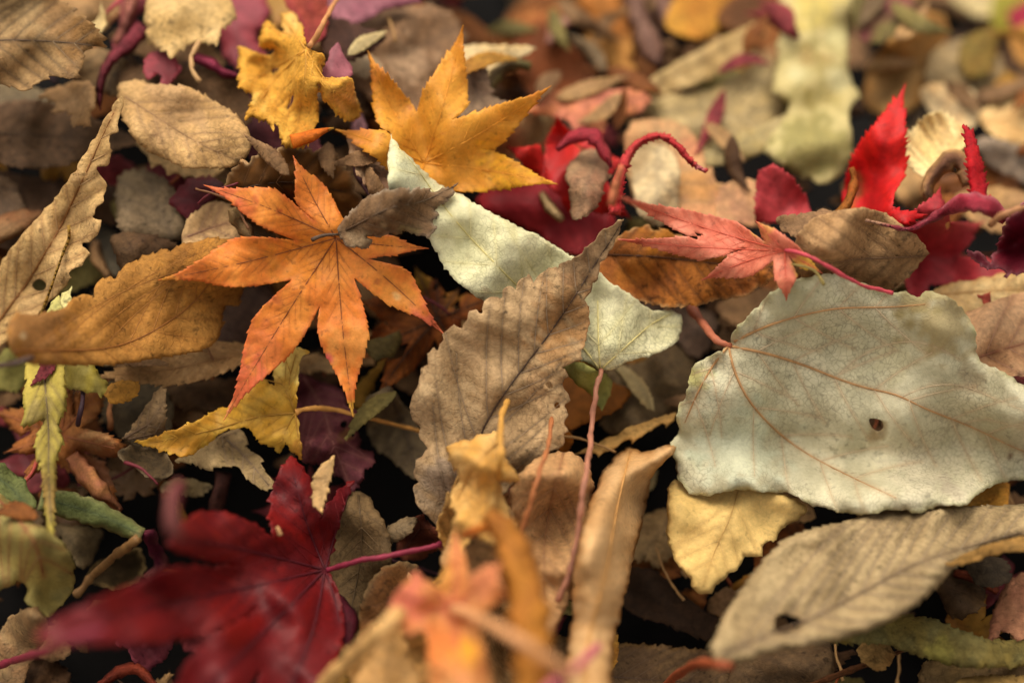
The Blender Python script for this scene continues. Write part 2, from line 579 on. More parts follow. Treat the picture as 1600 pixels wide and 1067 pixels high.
    # veins as ribs
    if vcol and vr > 0:
        vm = vein_mat(vcol)
        mixc = lin(vcol) * 0.55 + lin(col) * 0.45
        vm2 = vein_mat(hexof(mixc))
        for idx, (pth, wgt) in enumerate(allp):
            prime = idx < len(paths)
            q = pth[::2] if len(pth) > 6 else pth
            q = q[inside(poly, q[:, 0], q[:, 1])]
            for hp in hol:
                if len(q): q = q[~inside(hp, q[:, 0], q[:, 1])]
            if len(q) < 3: continue
            hz = hf(q[:, 0], q[:, 1])
            rad = np.linspace(1.0, 0.35, len(q)) * (vr * (1.5 if prime else 0.62)) * 0.001
            pw = to_world(q[:, 0], q[:, 1], hz + rad * 1000 * 0.15)
            tv, tf = tube(pw, rad, 5)
            new_mesh('midrib' if prime else 'vein', tv, tf, vm if prime else vm2, root, org)
    if stalk:
        add_stalk(stalk, root, org, hf)
    THINGS.append((root, cen, label, np.ptp(poly[:, 0]) * np.ptp(poly[:, 1])))
    return root, hf


def hash_(s):
    h = 2166136261
    for ch in s: h = ((h ^ ord(ch)) * 16777619) & 0xffffffff
    return h


def stalk_world(path, lift=0.0, end_lift=0.0, r0=0.5, r1=0.35, hf=None, sag=0.0):
    global H
    p = catmull(P(path)[0], False, 6.0)
    kx = wavy(hash_(path) % 991, 60); k2 = wavy(hash_(path) % 877, 22)
    p = p + np.stack([kx(p[:, 0], p[:, 1]) * .9 + k2(p[:, 0], p[:, 1]) * .45, kx(p[:, 1], p[:, 0]) * .5], 1)
    h = samp(maxf(H, 1), p[:, 0], p[:, 1])
    n = len(p)
    # running maximum, then smoothing keeps it taut and above the pile
    hm = h.copy()
    for i in range(n): hm[i] = h[max(0, i - 5):i + 6].max()
    # upper hull like tautness
    hs2 = hm.copy()
    for _ in range(3):
        hs2 = np.array([hs2[max(0, i - 4):i + 5].mean() for i in range(n)])
    hs2 = np.maximum(hs2, h)
    for _ in range(2):
        hs2 = np.array([hs2[max(0, i - 2):i + 3].mean() for i in range(n)])
    t = np.linspace(0, 1, n)
    hh = hs2 + r0 + lift * np.sin(np.pi * np.clip(t, 0, 1)) + end_lift * t
    if hf is not None:
        h0 = float(hf(p[:1, 0], p[:1, 1])[0]) + r0 * 0.2
        k = np.clip(1 - t / 0.25, 0, 1) ** 1.5
        hh = hh * (1 - k) + h0 * k
    rad = np.linspace(r0, r1, n) * 0.8
    fx = np.clip(((p[:, 0] - X0) / CELL).round().astype(int), 0, NX - 1); fy = np.clip(((p[:, 1] - Y0) / CELL).round().astype(int), 0, NY - 1)
    H[fy, fx] = np.maximum(H[fy, fx], hh + rad * 0.7)
    # swollen end and slight wobble of the thickness
    rad = rad * (1 + 0.13 * k2(p[:, 0] * 1.3, p[:, 1])); rad[-2:] *= 1.12
    return to_world(p[:, 0], p[:, 1], hh), rad * 0.001


def add_stalk(st, root, org, hf):
    st = dict(st)
    c = st.pop('col')
    pw, rad = stalk_world(st.pop('path'), hf=hf, **st)
    tv, tf = tube(pw, rad, 8)
    new_mesh('stalk', tv, tf, vein_mat(c), root, org)


def free_stalk(name, label, path, col, cat='stalk', **kw):
    pw, rad = stalk_world(path, **kw)
    tv, tf = tube(pw, rad, 8)
    o = new_mesh(name, tv, tf, vein_mat(col), None, pw[0])
    o['label'] = label; o['category'] = cat
    THINGS.append((o, P(path)[0].mean(0), label, 400))
    return o


# traced leaf: outline string, midrib strings
def traced(name, label, outline, mid=(), teeth=None, axis=None, **kw):
    pts, cor = P(outline)
    poly = catmull(pts, True, 3.5 if teeth and teeth[1] < 14 else 4.5, cor)
    mids = [P(m)[0] for m in ([mid] if isinstance(mid, str) else mid)]
    if axis is None:
        axis = (mids[0][-1] - mids[0][0]) if mids else np.array([1.0, 0])
    axis = np.array(axis, float); axis /= np.hypot(*axis) + 1e-9
    if teeth is None and name.split('_')[0] in ('dried', 'brown', 'grey', 'curled', 'leaf', 'maple', 'rust', 'small', 'triangular'):
        teeth = (2.4, 13 + hash_(label) % 7)
    if teeth: poly = serrate(poly, axis, teeth[0], teeth[1], hash_(label) % 9999)
    if not teeth or teeth[0] < 2.5:
        rr = np.random.RandomState(hash_(label) % 9999)
        n = wavy(hash_(label) % 777, 26); n2 = wavy(hash_(label) % 771, 10)
        poly = poly + np.stack([n(poly[:, 0], poly[:, 1]) + .5 * n2(poly[:, 0], poly[:, 1]), n(poly[:, 1], poly[:, 0]) + .5 * n2(poly[:, 1], poly[:, 0])], 1) * 1.0
    area = abs(0.5 * np.sum(poly[:, 0] * np.roll(poly[:, 1], -1) - np.roll(poly[:, 0], -1) * poly[:, 1]))
    if kw.get('curl', 0) > 0: kw['curl'] = min(kw['curl'], (0.009 if not name.startswith('rolled') else 0.05) * math.sqrt(area))
    return build_leaf(name, label, poly, mids, axis, **kw)


def toothed(name, label, base, tip, wl, wr, bend=0.0, teeth=(5, 17), kmax=0.42, **kw):
    """ovate leaf with a saw-toothed margin, from base to tip"""
    b, t = np.array(base, float), np.array(tip, float)
    ax = t - b; L = np.hypot(*ax); ax = ax / L; nr = np.array([-ax[1], ax[0]])
    ts = np.linspace(0, 1, 22)
    midl = np.array([b + ax * L * u + nr * bend * math.sin(math.pi * u) for u in ts])

    def prof(u):
        k = math.log(0.5) / math.log(kmax)
        return math.sin(math.pi * u ** k) ** 0.95 * (1 - 0.45 * u ** 3) if 0 < u < 1 else 0.0
    left = [midl[i] - nr * wl * prof(u) for i, u in enumerate(ts)]
    right = [midl[i] + nr * wr * prof(u) for i, u in enumerate(ts)]
    pts = np.array(left + right[::-1][1:-1])
    poly = catmull(pts, True, 4.0)
    if teeth: poly = serrate(poly, ax, teeth[0], teeth[1], hash_(label) % 9999)
    return build_leaf(name, label, poly, [midl[1:-1:3]], ax, **kw)


def maple(name, label, c, lobes, teeth=(4, 13), um=0.5, **kw):
    """lobes: list of (tipx, tipy, width, sinusx, sinusy): the sinus follows the lobe in outline order; optional sideways bend"""
    c = np.array(c, float)
    pts, cor = [], []
    lobes = [(l[0], l[1], l[2] * 1.02) + tuple(l[3:]) for l in lobes]
    n = len(lobes)
    prim, fade_axis = [], []
    segs_ax = []
    for i, lb in enumerate(lobes):
        tip = np.array(lb[:2], float); wd = lb[2]
        s_prev = np.array(lobes[i - 1][3:5], float); s_next = np.array(lb[3:5], float)
        bd = lb[5] if len(lb) > 5 else 0.0
        ax = tip - c; L = np.hypot(*ax); ax /= L; nr = np.array([-ax[1], ax[0]])
        cl = lambda u: c + ax * L * u + nr * bd * math.sin(math.pi * u)
        side = 1 if np.dot(s_prev - c, nr) > 0 else -1
        if i == 0: first = len(pts)
        pts.append(s_prev); cor.append(True); segs_ax.append(ax)
        for u, f in ((um, 0.5), (um + 0.14, 0.39), (0.77, 0.19), (0.88, 0.065)):
            pts.append(cl(u) + nr * side * wd * f); cor.append(False); segs_ax.append(ax)
        pts.append(tip); cor.append(True); segs_ax.append(ax)
        for u, f in ((0.88, 0.065), (0.77, 0.19), (um + 0.14, 0.39), (um, 0.5)):
            pts.append(cl(u) - nr * side * wd * f); cor.append(False); segs_ax.append(ax)
        prim.append(np.array([cl(u) for u in (0.0, 0.25, 0.5, 0.75, 0.97)]))
    pts = np.array(pts)
    step = 3.5
    poly = catmull(pts, True, step, cor)
    # axis field for the teeth: nearest lobe axis
    pa = np.array([[p_[0], p_[-1]] for p_ in prim])
    axs = np.array([p_[-1] - p_[0] for p_ in prim]); axs /= np.hypot(*axs.T)[:, None]
    d = np.stack([seg_dist(poly[:, 0], poly[:, 1], p_[:-1], p_[1:]) for p_ in prim], 1)
    af = axs[d.argmin(1)]
    tipd = np.min([np.hypot(*(poly - np.array(lb[:2])).T) for lb in lobes], axis=0)
    sind = np.min([np.hypot(*(poly - np.array(lb[3:5])).T) for lb in lobes], axis=0)
    fade = np.clip(tipd / 30, 0.15, 1) * np.clip(sind / 30, 0.0, 1)
    if teeth: poly = serrate(poly, af, teeth[0], teeth[1], hash_(label) % 9999, fade)
    kw.setdefault('sec', (22, 36)); kw.setdefault('secmax', 60); kw.setdefault('mat', 'smooth_leaf')
    kw.setdefault('quilt', 0.35); kw.setdefault('fold', 0.03)
    return build_leaf(name, label, poly, prim, np.array([1.0, 0.0]), **kw)


def strip(name, label, path, widths, teeth=None, **kw):
    """long narrow or curled piece of leaf along a path with widths at its points"""
    p = P(path)[0]; wd = np.array(widths, float)
    q = catmull(p, False, 6.0)
    s = np.concatenate([[0], np.cumsum(np.hypot(*np.diff(p, axis=0).T))]); sq = np.concatenate([[0], np.cumsum(np.hypot(*np.diff(q, axis=0).T))])
    w_ = np.interp(sq / sq[-1], s / s[-1], wd)
    tg = np.gradient(q, axis=0); tg /= np.hypot(*tg.T)[:, None] + 1e-9; nr = np.stack([-tg[:, 1], tg[:, 0]], 1)
    rr = wavy(hash_(label) % 999, 30)
    w_ = w_ * (1 + 0.10 * rr(q[:, 0], q[:, 1]))
    poly = np.concatenate([q + nr * w_[:, None] / 2, (q - nr * w_[:, None] / 2)[::-1]])
    poly = poly[np.concatenate([[True], np.hypot(*np.diff(poly, axis=0).T) > 0.6])]
    ax = q[-1] - q[0]; ax /= np.hypot(*ax)
    if teeth: poly = serrate(poly, ax, teeth[0], teeth[1], hash_(label) % 9999)
    kw.setdefault('sec', None); kw.setdefault('quilt', 0.0); kw.setdefault('res', 6)
    return build_leaf(name, label, poly, [q[::4]] if len(q) > 12 else [q[[0, len(q) // 2, -1]]], ax, **kw)

# ================================================================== THE PLACE
# ---- bare dark soil under the pile, one sheet out to the horizon
def build_soil():
    xs = np.concatenate([-np.geomspace(30, 0.5, 16), np.linspace(-0.45, 0.45, 61), np.geomspace(0.5, 30, 16)])
    ys = np.concatenate([-np.geomspace(30, 0.5, 16), np.linspace(-0.45, 0.6, 71), np.geomspace(0.65, 30, 16)])
    gx, gy = np.meshgrid(xs, ys)
    # height: the pile's own terrain where the photograph looks, levelling off outside
    px = 800 + gx / 0.0001375; py = 533.5 - gy * math.sin(PITCH) / 0.0001375
    n = wavy(5, 0.09); n2 = wavy(6, 0.022)
    z = (terrain(np.clip(px, -900, 2500), np.clip(py, -900, 2000)) + SOIL - 16) * 0.001 + 0.0025 * n(gx, gy) + 0.0012 * n2(gx, gy)
    co = np.stack([gx.ravel(), gy.ravel(), z.ravel()], 1)
    nx, ny = len(xs), len(ys)
    fs = [(j * nx + i, j * nx + i + 1, (j + 1) * nx + i + 1, (j + 1) * nx + i) for j in range(ny - 1) for i in range(nx - 1)]
    m = flat_mat('shade_dark_soil', '080504', 0.95, 0.5, 160)  # near-black colour puts the deep shade of the gaps into the soil
    o = new_mesh('ground', co, fs, m); o['kind'] = 'structure'; o['label'] = 'soil darkened near black for the shade in the gaps under the leaves'


build_soil()

# ---- loose litter that carries on beyond the part of the pile that is looked at
def build_litter():
    rr = random.Random(11)
    vs, fs, cols = [], [], []
    tints = [lin(c) for c in ('9c7a55', '7a5c3e', 'b08a5c', 'b5762f', '8f3a30', 'a89468', '5b4632', 'c09a50')]
    cnt = 0
    while cnt < 3200:
        a = rr.random() * 6.283; R_ = 0.17 + 0.85 * rr.random() ** 0.8
        x, y = R_ * math.cos(a) * 1.15, 0.03 + R_ * math.sin(a)
        if abs(x) < 0.185 + 0.02 * rr.random() and -0.13 < y < 0.215: continue
        px, py = 800 + x / 0.0001375, 533.5 - y * math.sin(PITCH) / 0.0001375
        z = float(terrain(np.array([min(max(px, -900), 2500)]), np.array([min(max(py, -900), 2000)]))[0]) * 0.001 - 0.022 + 0.012 * rr.random()
        L, W_ = 0.022 + 0.02 * rr.random(), 0.009 + 0.008 * rr.random()
        th = rr.random() * 6.283; tx, ty = rr.uniform(-.5, .5), rr.uniform(-.5, .5); cup = rr.uniform(-.35, .35)
        base = len(vs)
        for u, f in ((-1, 0), (-.6, .75), (0, 1), (.5, .7), (1, 0)):
            for s_ in ((-1, 0, 1) if f else (0,)):
                lx, ly = u * L, s_ * f * W_
                lz = tx * lx + ty * ly + cup * (abs(ly) + 6 * lx * lx)
                vs.append((x + lx * math.cos(th) - ly * math.sin(th), y + lx * math.sin(th) + ly * math.cos(th), z + lz))
                cols.append(tints[cnt % 8] * (0.75 + 0.5 * ((cnt * 37) % 11) / 11))
        b = base
        fs += [(b, b + 1, b + 2), (b, b + 2, b + 3), (b + 1, b + 4, b + 5, b + 2), (b + 2, b + 5, b + 6, b + 3),
               (b + 4, b + 7, b + 8, b + 5), (b + 5, b + 8, b + 9, b + 6), (b + 7, b + 10, b + 8), (b + 8, b + 10, b + 9)]
        cnt += 1
    o = new_mesh('leaf_litter', np.array(vs), fs, MATS['dry_leaf'])
    ca = o.data.color_attributes.new('leaf_colour', 'FLOAT_COLOR', 'POINT')
    ca.data.foreach_set('color', np.concatenate([np.array(cols), np.ones((len(cols), 1))], 1).astype(np.float32).ravel())
    o['kind'] = 'stuff'; o['label'] = 'loose brown leaf litter carrying on round the pile'


build_litter()

# ---- under-layers of fallen leaves that fill the pile
HOLES = [(645, 762, 62), (625, 840, 38), (350, 770, 48), (415, 700, 36), (1010, 900, 75), (1000, 960, 70), (955, 735, 30), (235, 865, 42), (130, 1010, 36),
         (300, 1010, 36), (600, 1010, 28), (1030, 700, 30), (1385, 95, 36), (1185, 255, 26), (1370, 1040, 30), (1090, 540, 26)]
PAL = {'tan': ('b8946a', 'a07a52'), 'brown': ('8c6a48', '6f5034'), 'dark brown': ('5c4028', '472f1d'), 'golden': ('b88838', 'a06a2a'),
       'rust': ('8e5628', '6f3e1c'), 'dull red': ('8c3a3c', '6c2a30'), 'grey brown': ('84705a', '6c5842'), 'olive': ('8a7a44', '70643a'),
       'pale': ('c4b48c', 'b3a078')}
FILL = []


def fill_spec():
    rr = random.Random(42)
    out = []
    # dense jittered rows, bottom layers first
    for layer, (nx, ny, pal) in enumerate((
            (13, 10, ['dark brown', 'brown', 'dark brown', 'grey brown', 'rust', 'brown']),  # lowest layer in darker browns, shade deep in the pile put into colour
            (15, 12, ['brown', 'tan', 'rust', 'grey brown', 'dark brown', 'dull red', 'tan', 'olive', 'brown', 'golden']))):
        cells = [(i, j) for j in range(ny) for i in range(nx)]
        rr.shuffle(cells)
        for i, j in cells:
            x = -280 + (i + rr.random()) * (2160 / nx); y = -260 + (j + rr.random()) * (1560 / ny)
            if any(math.hypot(x - a, y - b) < c + 60 for a, b, c in HOLES): continue
            k = rr.random()
            out.append((x, y, rr.random() * 360, 68 + 60 * rr.random(), 'maple' if k < 0.34 else 'toothed', rr.choice(pal), layer, rr.random()))
    # brighter mix in the far rows and just outside the picture
    for q in range(46):
        x = rr.uniform(-200, 1850); y = rr.uniform(-230, 60)
        if q > 30: x = rr.choice([rr.uniform(-260, -70), rr.uniform(1680, 1880)]); y = rr.uniform(-100, 1250)
        if any(math.hypot(x - a, y - b) < c + 60 for a, b, c in HOLES): continue
        out.append((x, y, rr.random() * 360, 60 + 42 * rr.random(), 'maple' if rr.random() < 0.45 else 'toothed',
                    rr.choice(['tan', 'golden', 'rust', 'dull red', 'pale', 'brown', 'tan', 'olive', 'golden']), 2, rr.random()))
    # torn pieces that lodge between the leaves
    for q in range(110):
        x = rr.uniform(-60, 1660); y = rr.uniform(-60, 1120)
        if rr.random() < 0.6 and any(math.hypot(x - a, y - b) < c for a, b, c in HOLES): continue
        out.append((x, y, rr.random() * 360, 15 + 22 * rr.random(), 'fragment', rr.choice(['tan', 'brown', 'rust', 'dark brown', 'dull red', 'olive', 'brown']), 3, rr.random()))
    return out


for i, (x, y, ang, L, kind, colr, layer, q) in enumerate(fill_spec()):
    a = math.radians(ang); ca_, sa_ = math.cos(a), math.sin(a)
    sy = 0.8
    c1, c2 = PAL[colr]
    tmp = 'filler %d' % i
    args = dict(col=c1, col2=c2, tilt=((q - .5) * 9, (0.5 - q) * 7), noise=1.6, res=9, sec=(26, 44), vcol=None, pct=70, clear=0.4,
                quilt=0.7, fold=(q - .4) * 0.3, seed=1000 + i)
    if kind == 'fragment':
        args['res'] = 7; args['curl'] = 0; args['pct'] = 60; args['wave'] = 1.2
        k_ = 6 + int(q * 4)
        pp = ' '.join('%.1f,%.1f%s' % (x + L * (0.65 + 0.5 * ((i * 31 + j * 57) % 17) / 17) * math.cos(a + j * 6.283 / k_) * 1.25, y + L * (0.5 + 0.4 * ((i * 13 + j * 41) % 11) / 11) * math.sin(a + j * 6.283 / k_),
                                      '!' if (i + j * 3) % 2 else '') for j in range(k_))
        args['fold'] = 0.1
        r_, h_ = traced('leaf_fragment', tmp, pp, **args)
    elif kind == 'toothed':
        r_, h_ = toothed('toothed_leaf', tmp, (x - ca_ * L, y - sa_ * L * sy), (x + ca_ * L, y + sa_ * L * sy), L * (.26 + .12 * q), L * (.26 + .12 * q), bend=(q - .5) * 20,
                         teeth=(4, 15), **args)
    else:
        lobes = []
        n = 7; R_ = L * 0.95
        for k in range(n):
            b = a + math.radians(-132 + k * 44); f = (0.55, 0.8, 0.97, 1.05, 0.97, 0.8, 0.55)[k]
            sb = b + math.radians(22); sf = 0.34 if k < n - 1 else 0.12
            if k == n - 1: sb = a + math.pi
            lobes.append((x + R_ * f * math.cos(b), y + R_ * f * math.sin(b) * sy, R_ * .30, x + R_ * sf * math.cos(sb), y + R_ * sf * math.sin(sb) * sy))
        args['sec'] = None; args['quilt'] = 0.3
        r_, h_ = maple('maple_leaf', tmp, (x, y), lobes, teeth=None, **args)
    r_['_f'] = 1
    FILL.append((r_, (x, y), kind, colr, L))

# thin stalks that have dropped among the under-layer leaves
rs_ = random.Random(77)
FST = []
for i in range(64):
    x, y = rs_.uniform(-80, 1680), rs_.uniform(-70, 1120)
    a = rs_.random() * 6.283; L = 30 + 60 * rs_.random(); b = a + rs_.uniform(-.5, .5)
    pth = '%.0f,%.0f %.0f,%.0f %.0f,%.0f' % (x, y, x + L * math.cos(a), y + L * math.sin(a) * .8, x + L * math.cos(a) + L * math.cos(b), y + (L * math.sin(a) + L * math.sin(b)) * .8)
    cn, ch = rs_.choice([('brown', '6a4428'), ('tan', '9c7648'), ('dark red', '5c1c24'), ('rust', '84401c'), ('purple brown', '40242a')])
    o_ = free_stalk('stalk', 'filler s%d' % i, pth, ch, r0=.35 + .25 * rs_.random(), r1=.3, lift=1)
    FST.append((o_, (x, y), 'stalk', cn, L))

# ================================================================== leaves traced one by one, lowest first
T, M, E, R = traced, maple, toothed, strip
FAR = dict(res=9)
# ---- far rows (soft)
R('dried_leaf', 'golden brown upright leaf blurred at the far edge above the red arch', '930,-30 945,30 960,80 985,130', (60, 78, 82, 30), col='b98444', col2='a8682c', curl=6, cr=30, **FAR)
E('toothed_leaf', 'rust brown leaf blurred at the far edge behind the long yellow maple tip', (780, 110), (880, 10), 38, 36, col='8d4f25', col2='b0703a', **FAR)
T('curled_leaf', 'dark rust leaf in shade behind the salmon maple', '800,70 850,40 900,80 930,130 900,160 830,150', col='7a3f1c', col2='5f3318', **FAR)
R('petal_like_leaf', 'small pale pink curled leaf at the far edge', '890,28 868,50 855,72', (18, 26, 12), col='dba79c', col2='c8948c', curl=4, cr=14, lift=3, res=6)
R('dried_leaf', 'mauve brown narrow leaf beside the golden far leaf', '990,-20 1000,30 1020,80 1035,110', (36, 34, 40, 12), col='8a6a62', col2='6f5048', curl=4, cr=16, **FAR)
R('dried_leaf', 'mauve brown twisted leaf standing between golden far leaves', '1030,-20 1040,20 1060,60', (30, 26, 16), col='93706a', curl=4, cr=16, **FAR)
E('toothed_leaf', 'golden orange leaf blurred at the top centre right', (1040, 40), (1165, -10), 40, 40, col='c08a34', col2='ac6f26', **FAR)
E('toothed_leaf', 'rust leaf at the top edge left of the pale twisted leaf', (1120, 30), (1230, 0), 28, 30, col='7a4a22', col2='5d3a1f', **FAR)
T('curled_leaf', 'grey brown soft leaf behind the two top maple leaves', '545,60 600,20 680,10 725,50 715,100 690,150 640,200 590,170 550,120', ('550,100 640,80 720,40',), col='93735a', col2='7a5f4b', spots=[(640, 100, 40, 'b59a84', .7)], curl=4, **FAR)
T('dried_leaf', 'small pale scrap left of the grey brown leaf near the top', '530,60 560,50 575,80 600,110 560,120 540,100', col='b9a48c', col2='a08b74', **FAR)
T('dried_leaf', 'mauve pink leaf at the top edge left of centre', '505,-20 560,-30 640,-10 655,4 600,14 575,30 540,38 515,20', ('510,0 640,-5',), col='98606a', col2='844c58', curl=3, lift=3, **FAR)
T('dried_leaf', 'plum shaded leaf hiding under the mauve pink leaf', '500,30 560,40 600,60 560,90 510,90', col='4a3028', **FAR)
T('cream_leaf', 'pale cream pointed leaf behind the upright yellow lobe', '715,75 760,70 825,72 838,78 800,95 775,125 745,130 700,110', ('835,77 770,95 720,100',), col='d9c49e', col2='cdb488', lift=2, **FAR)
R('curled_leaf', 'dark green brown rolled leaf right of the pale cream leaf', '760,150 775,118 800,100 830,105', (10, 22, 22, 12), col='5b4a30', col2='6d6838', curl=3, **FAR)
T('dried_leaf', 'grey brown leaf showing between yellow maple lobes', '715,110 755,100 770,150 800,165 770,200 720,190', col='7d675a', col2='8f7a68', **FAR)
T('dried_leaf', 'beige leaf right of the yellow maple lobe', '790,190 830,165 870,180 850,220 800,250 770,240', col='bfa078', col2='ad8d68', **FAR)
T('folded_leaf', 'large beige folded leaf far back pointing up to the right', '1000,140 1040,108 1090,80 1150,48 1205,28! 1190,60 1165,90 1120,118 1070,138 1030,150', ('1000,142 1090,100 1200,32',), col='c0a980', col2='ae9468', vcol='8a7048', fold=0.15, sec=(36, 35), lift=2, **FAR)
T('folded_leaf', 'broad beige crumpled leaf behind the salmon scrap', '1010,165 1060,145 1120,135 1180,100 1215,95 1218,140 1225,175 1195,205 1160,240 1110,245 1060,225 1015,205', ('1020,180 1110,160 1215,120', '1050,200 1130,190 1215,165'), col='bfab84', col2='a8946c', fold=-0.25, quilt=2.2, sec=(40, 35), lift=3, curl=4, **FAR)
T('folded_leaf', 'pale ridge leaf under the beige crumpled leaf', '1090,235 1140,215 1190,195 1228,180 1215,215 1180,245 1130,258 1095,255', ('1095,245 1160,225 1225,185',), col='b8a880', col2='9c8c62', fold=-0.3, lift=3, **FAR)
T('maple_leaf', 'salmon maple leaf blurred behind the crimson maple', '820,165 870,145 930,142 1000,142 1015,160 990,178 950,180 935,215 905,235 895,195 860,180 830,178', ('830,165 920,155 1005,155', '915,155 920,220'), col='cf7f66', col2='d98a58', lift=3, **FAR)
T('dried_leaf', 'orange tan leaf lying behind the red arch', '985,195 1050,190 1085,215 1110,270 1140,300 1180,330 1190,350 1120,345 1060,330 1000,330 980,260', ('1000,320 1050,270 1060,200',), col='c3a07a', col2='c88f62', spots=[(1080, 230, 22, 'c0694f', .6), (1090, 290, 30, 'c2884a', .7)], **FAR)
T('dried_leaf', 'whitish folded leaf inside the red arch', '990,235 1025,225 1055,245 1060,290 1050,340 1010,345 990,300', ('1030,235 1025,335',), col='cdbb9c', col2='a58f72', fold=-.2, lift=2, **FAR)
T('dried_leaf', 'peach leaf left of the crimson leaf at right centre', '1130,290 1180,285 1190,330 1200,355 1160,350 1120,340', col='c49a76', col2='b38060', **FAR)
# twisted pale leaf
T('twisted_leaf', 'tall pale yellow twisted leaf standing at the far right', '1222,-20 1335,-20 1328,40 1326,90 1330,125 1345,150! 1328,175 1332,210 1330,245 1312,275 1285,288 1250,275 1215,255 1192,238! 1205,210 1225,185 1232,165 1205,142! 1212,100 1216,60 1222,30',
  ('1275,-15 1270,60 1285,130 1265,200 1270,275',), col='cdc397', col2='bbb084', vcol='a09258', vr=0, fold=-0.05, quilt=0.5, sec=(44, 66), curl=3, cr=34, lift=6, mat='soft_leaf', spots=[(1265, 92, 24, '94763c', .7), (1290, 98, 20, '94763c', .6), (1275, 10, 44, 'c4ac50', .7), (1262, 150, 24, '96823c', .7), (1300, 152, 24, '9c8848', .5), (1270, 230, 66, '8a8454', .9), (1310, 125, 24, 'cccaa8', .7), (1250, 118, 22, 'cccaa8', .7), (1310, 60, 26, 'cccaa0', .6)], hump=((1285, 165, 30, -3), (1275, 60, 25, 2)), **FAR)
T('dried_leaf', 'olive shadowed leaf right of the pale twisted leaf top', '1335,-10 1420,-10 1430,30 1390,60 1345,60', col='6f6238', col2='8a4a4c', **FAR)
T('dried_leaf', 'golden brown leaf with square sides beyond the red lobe', '1375,80 1420,40 1440,20 1475,28 1480,60 1465,110 1450,140 1430,170 1380,180 1350,160 1355,120', ('1370,170 1420,100 1465,30',), col='b38a55', col2='b07c3e', curl=3, lift=2, **FAR)
T('dried_leaf', 'greyish tan leaf beyond the cream fluted leaf', '1450,90 1510,60 1560,90 1555,130 1500,150 1455,145', col='a39072', col2='8f7a5c', **FAR)
T('dried_leaf', 'pale cream leaf at the top right corner edge', '1485,-15 1560,-20 1565,15 1530,25 1500,10', col='d6c69c', lift=2, **FAR)
T('dried_leaf', 'lime green leaf at the top right corner', '1560,-10 1620,-10 1620,10 1590,30 1560,50 1550,25', col='93882c', col2='a39a40', lift=2, **FAR)
T('maple_leaf', 'small magenta scrap at the top right corner', '1578,18 1625,2 1625,45 1585,40', col='b0354c', lift=3, **FAR)
T('dried_leaf', 'orange scrap below the magenta corner scrap', '1582,52 1625,40 1625,100 1590,95', col='cf9650', lift=1, **FAR)
T('dried_leaf', 'brown olive curled leaf right of the golden square leaf', '1500,70 1545,45 1560,60 1545,110 1510,120', col='8b6a2e', col2='6e602c', curl=3, **FAR)
T('cream_leaf', 'soft white leaf blurred behind the cream fluted leaf', '1440,138 1490,132 1530,150 1545,170 1520,200 1480,205 1450,170', ('1445,150 1530,185',), col='dcc8a6', col2='cfae84', lift=3, **FAR)
T('cream_leaf', 'cream toothed leaf at the right edge under the top corner', '1530,180 1560,160 1590,140 1640,120 1640,225 1580,220 1545,205', ('1535,195 1640,170',), teeth=(6, 18), col='dcc296', col2='cfa468', vcol='b98c54', sec=(20, 50), quilt=1.4, lift=4, **FAR)
T('grey_leaf', 'grey lilac leaf under the cream toothed leaf', '1530,215 1600,230 1640,240 1640,290 1590,280 1540,250', col='9c8c80', col2='83736a', **FAR)
T('cream_leaf', 'cream fluted leaf fanned like a shell at the right', '1405,240 1420,215 1450,182 1468,175! 1490,188 1510,205 1508,228 1480,250 1452,282! 1430,265', ('1452,280 1478,240 1508,212',), teeth=(4, 13), axis=(-.6, -.8), dep=378, col='ecd9ac', col2='dfc692', vcol='c79c62', sec=(12, 78), quilt=2.4, fold=-.12, lift=8, res=5, maxv=40)
R('curled_leaf', 'dark rolled leaf with tan rim under the fluted leaf', '1455,320 1450,290 1470,262 1500,250 1515,290', (10, 22, 30, 34, 26), col='6a4634', col2='8a5c40', edge=('c59a60', 4, .9), curl=4, lift=3)
# crimson & reds behind
T('maple_leaf', 'wide crimson maple leaf spread behind the yellow maple', '745,310 770,290 820,262 870,245 900,262 930,300 955,330 960,370 930,392 890,395 850,372 800,345 755,325', ('760,310 850,320 950,370', '850,320 880,255'), col='c0363c', col2='a82c34', spots=[(900, 340, 30, '8a1c28', .6), (860, 290, 25, 'c03a48', .6)], curl=3, mat='smooth_leaf', res=8)
M('maple_leaf', 'bright red maple leaf with pointed lobe behind the yellow maple', (885, 270), [(790, 228, 40, 850, 285), (870, 180, 45, 832, 225), (945, 205, 40, 893, 222), (985, 250, 40, 925, 250), (990, 345, 46, 925, 290), (900, 350, 30, 880, 310)],
  col='d0261c', col2='bc2a2c', tilt=(0, -8), noise=2.5, lift=2, res=8, teeth=(2, 12))
T('dried_leaf', 'mottled grey pink scrap caught in the crimson maple', '885,265 915,235 950,240 945,290 925,330 895,340 890,300', col='a88a70', col2='8f6a58', curl=3, lift=2)
R('curled_leaf', 'small cream curl caught in the crimson maple', '845,300 860,325 880,345', (12, 18, 10), col='c9ad84', curl=3, lift=2)
R('curled_leaf', 'magenta folded lobe over the bright red maple', '870,235 895,215 925,212 945,240 955,262', (10, 22, 24, 20, 6), col='ac343c', col2='962c38', curl=2, cr=12, lift=4)
R('curled_leaf', 'thin red strip arching up and over like a hoop', '960,335 965,290 978,250 998,224 1030,213 1058,228 1078,252 1102,268', (20, 17, 14, 12, 11, 10, 8, 4), teeth=(2.2, 8), col='bc3034', col2='c04844', curl=2.4, cr=6, lift=14, res=5, spots=[(1095, 262, 12, 'd58a8c', .7)])
R('curled_leaf', 'orange pink narrow curl leaning on the red hoop', '955,322 962,290 972,258', (16, 13, 8), col='d58a5c', col2='cf6a50', curl=3, cr=7, lift=18, res=5)
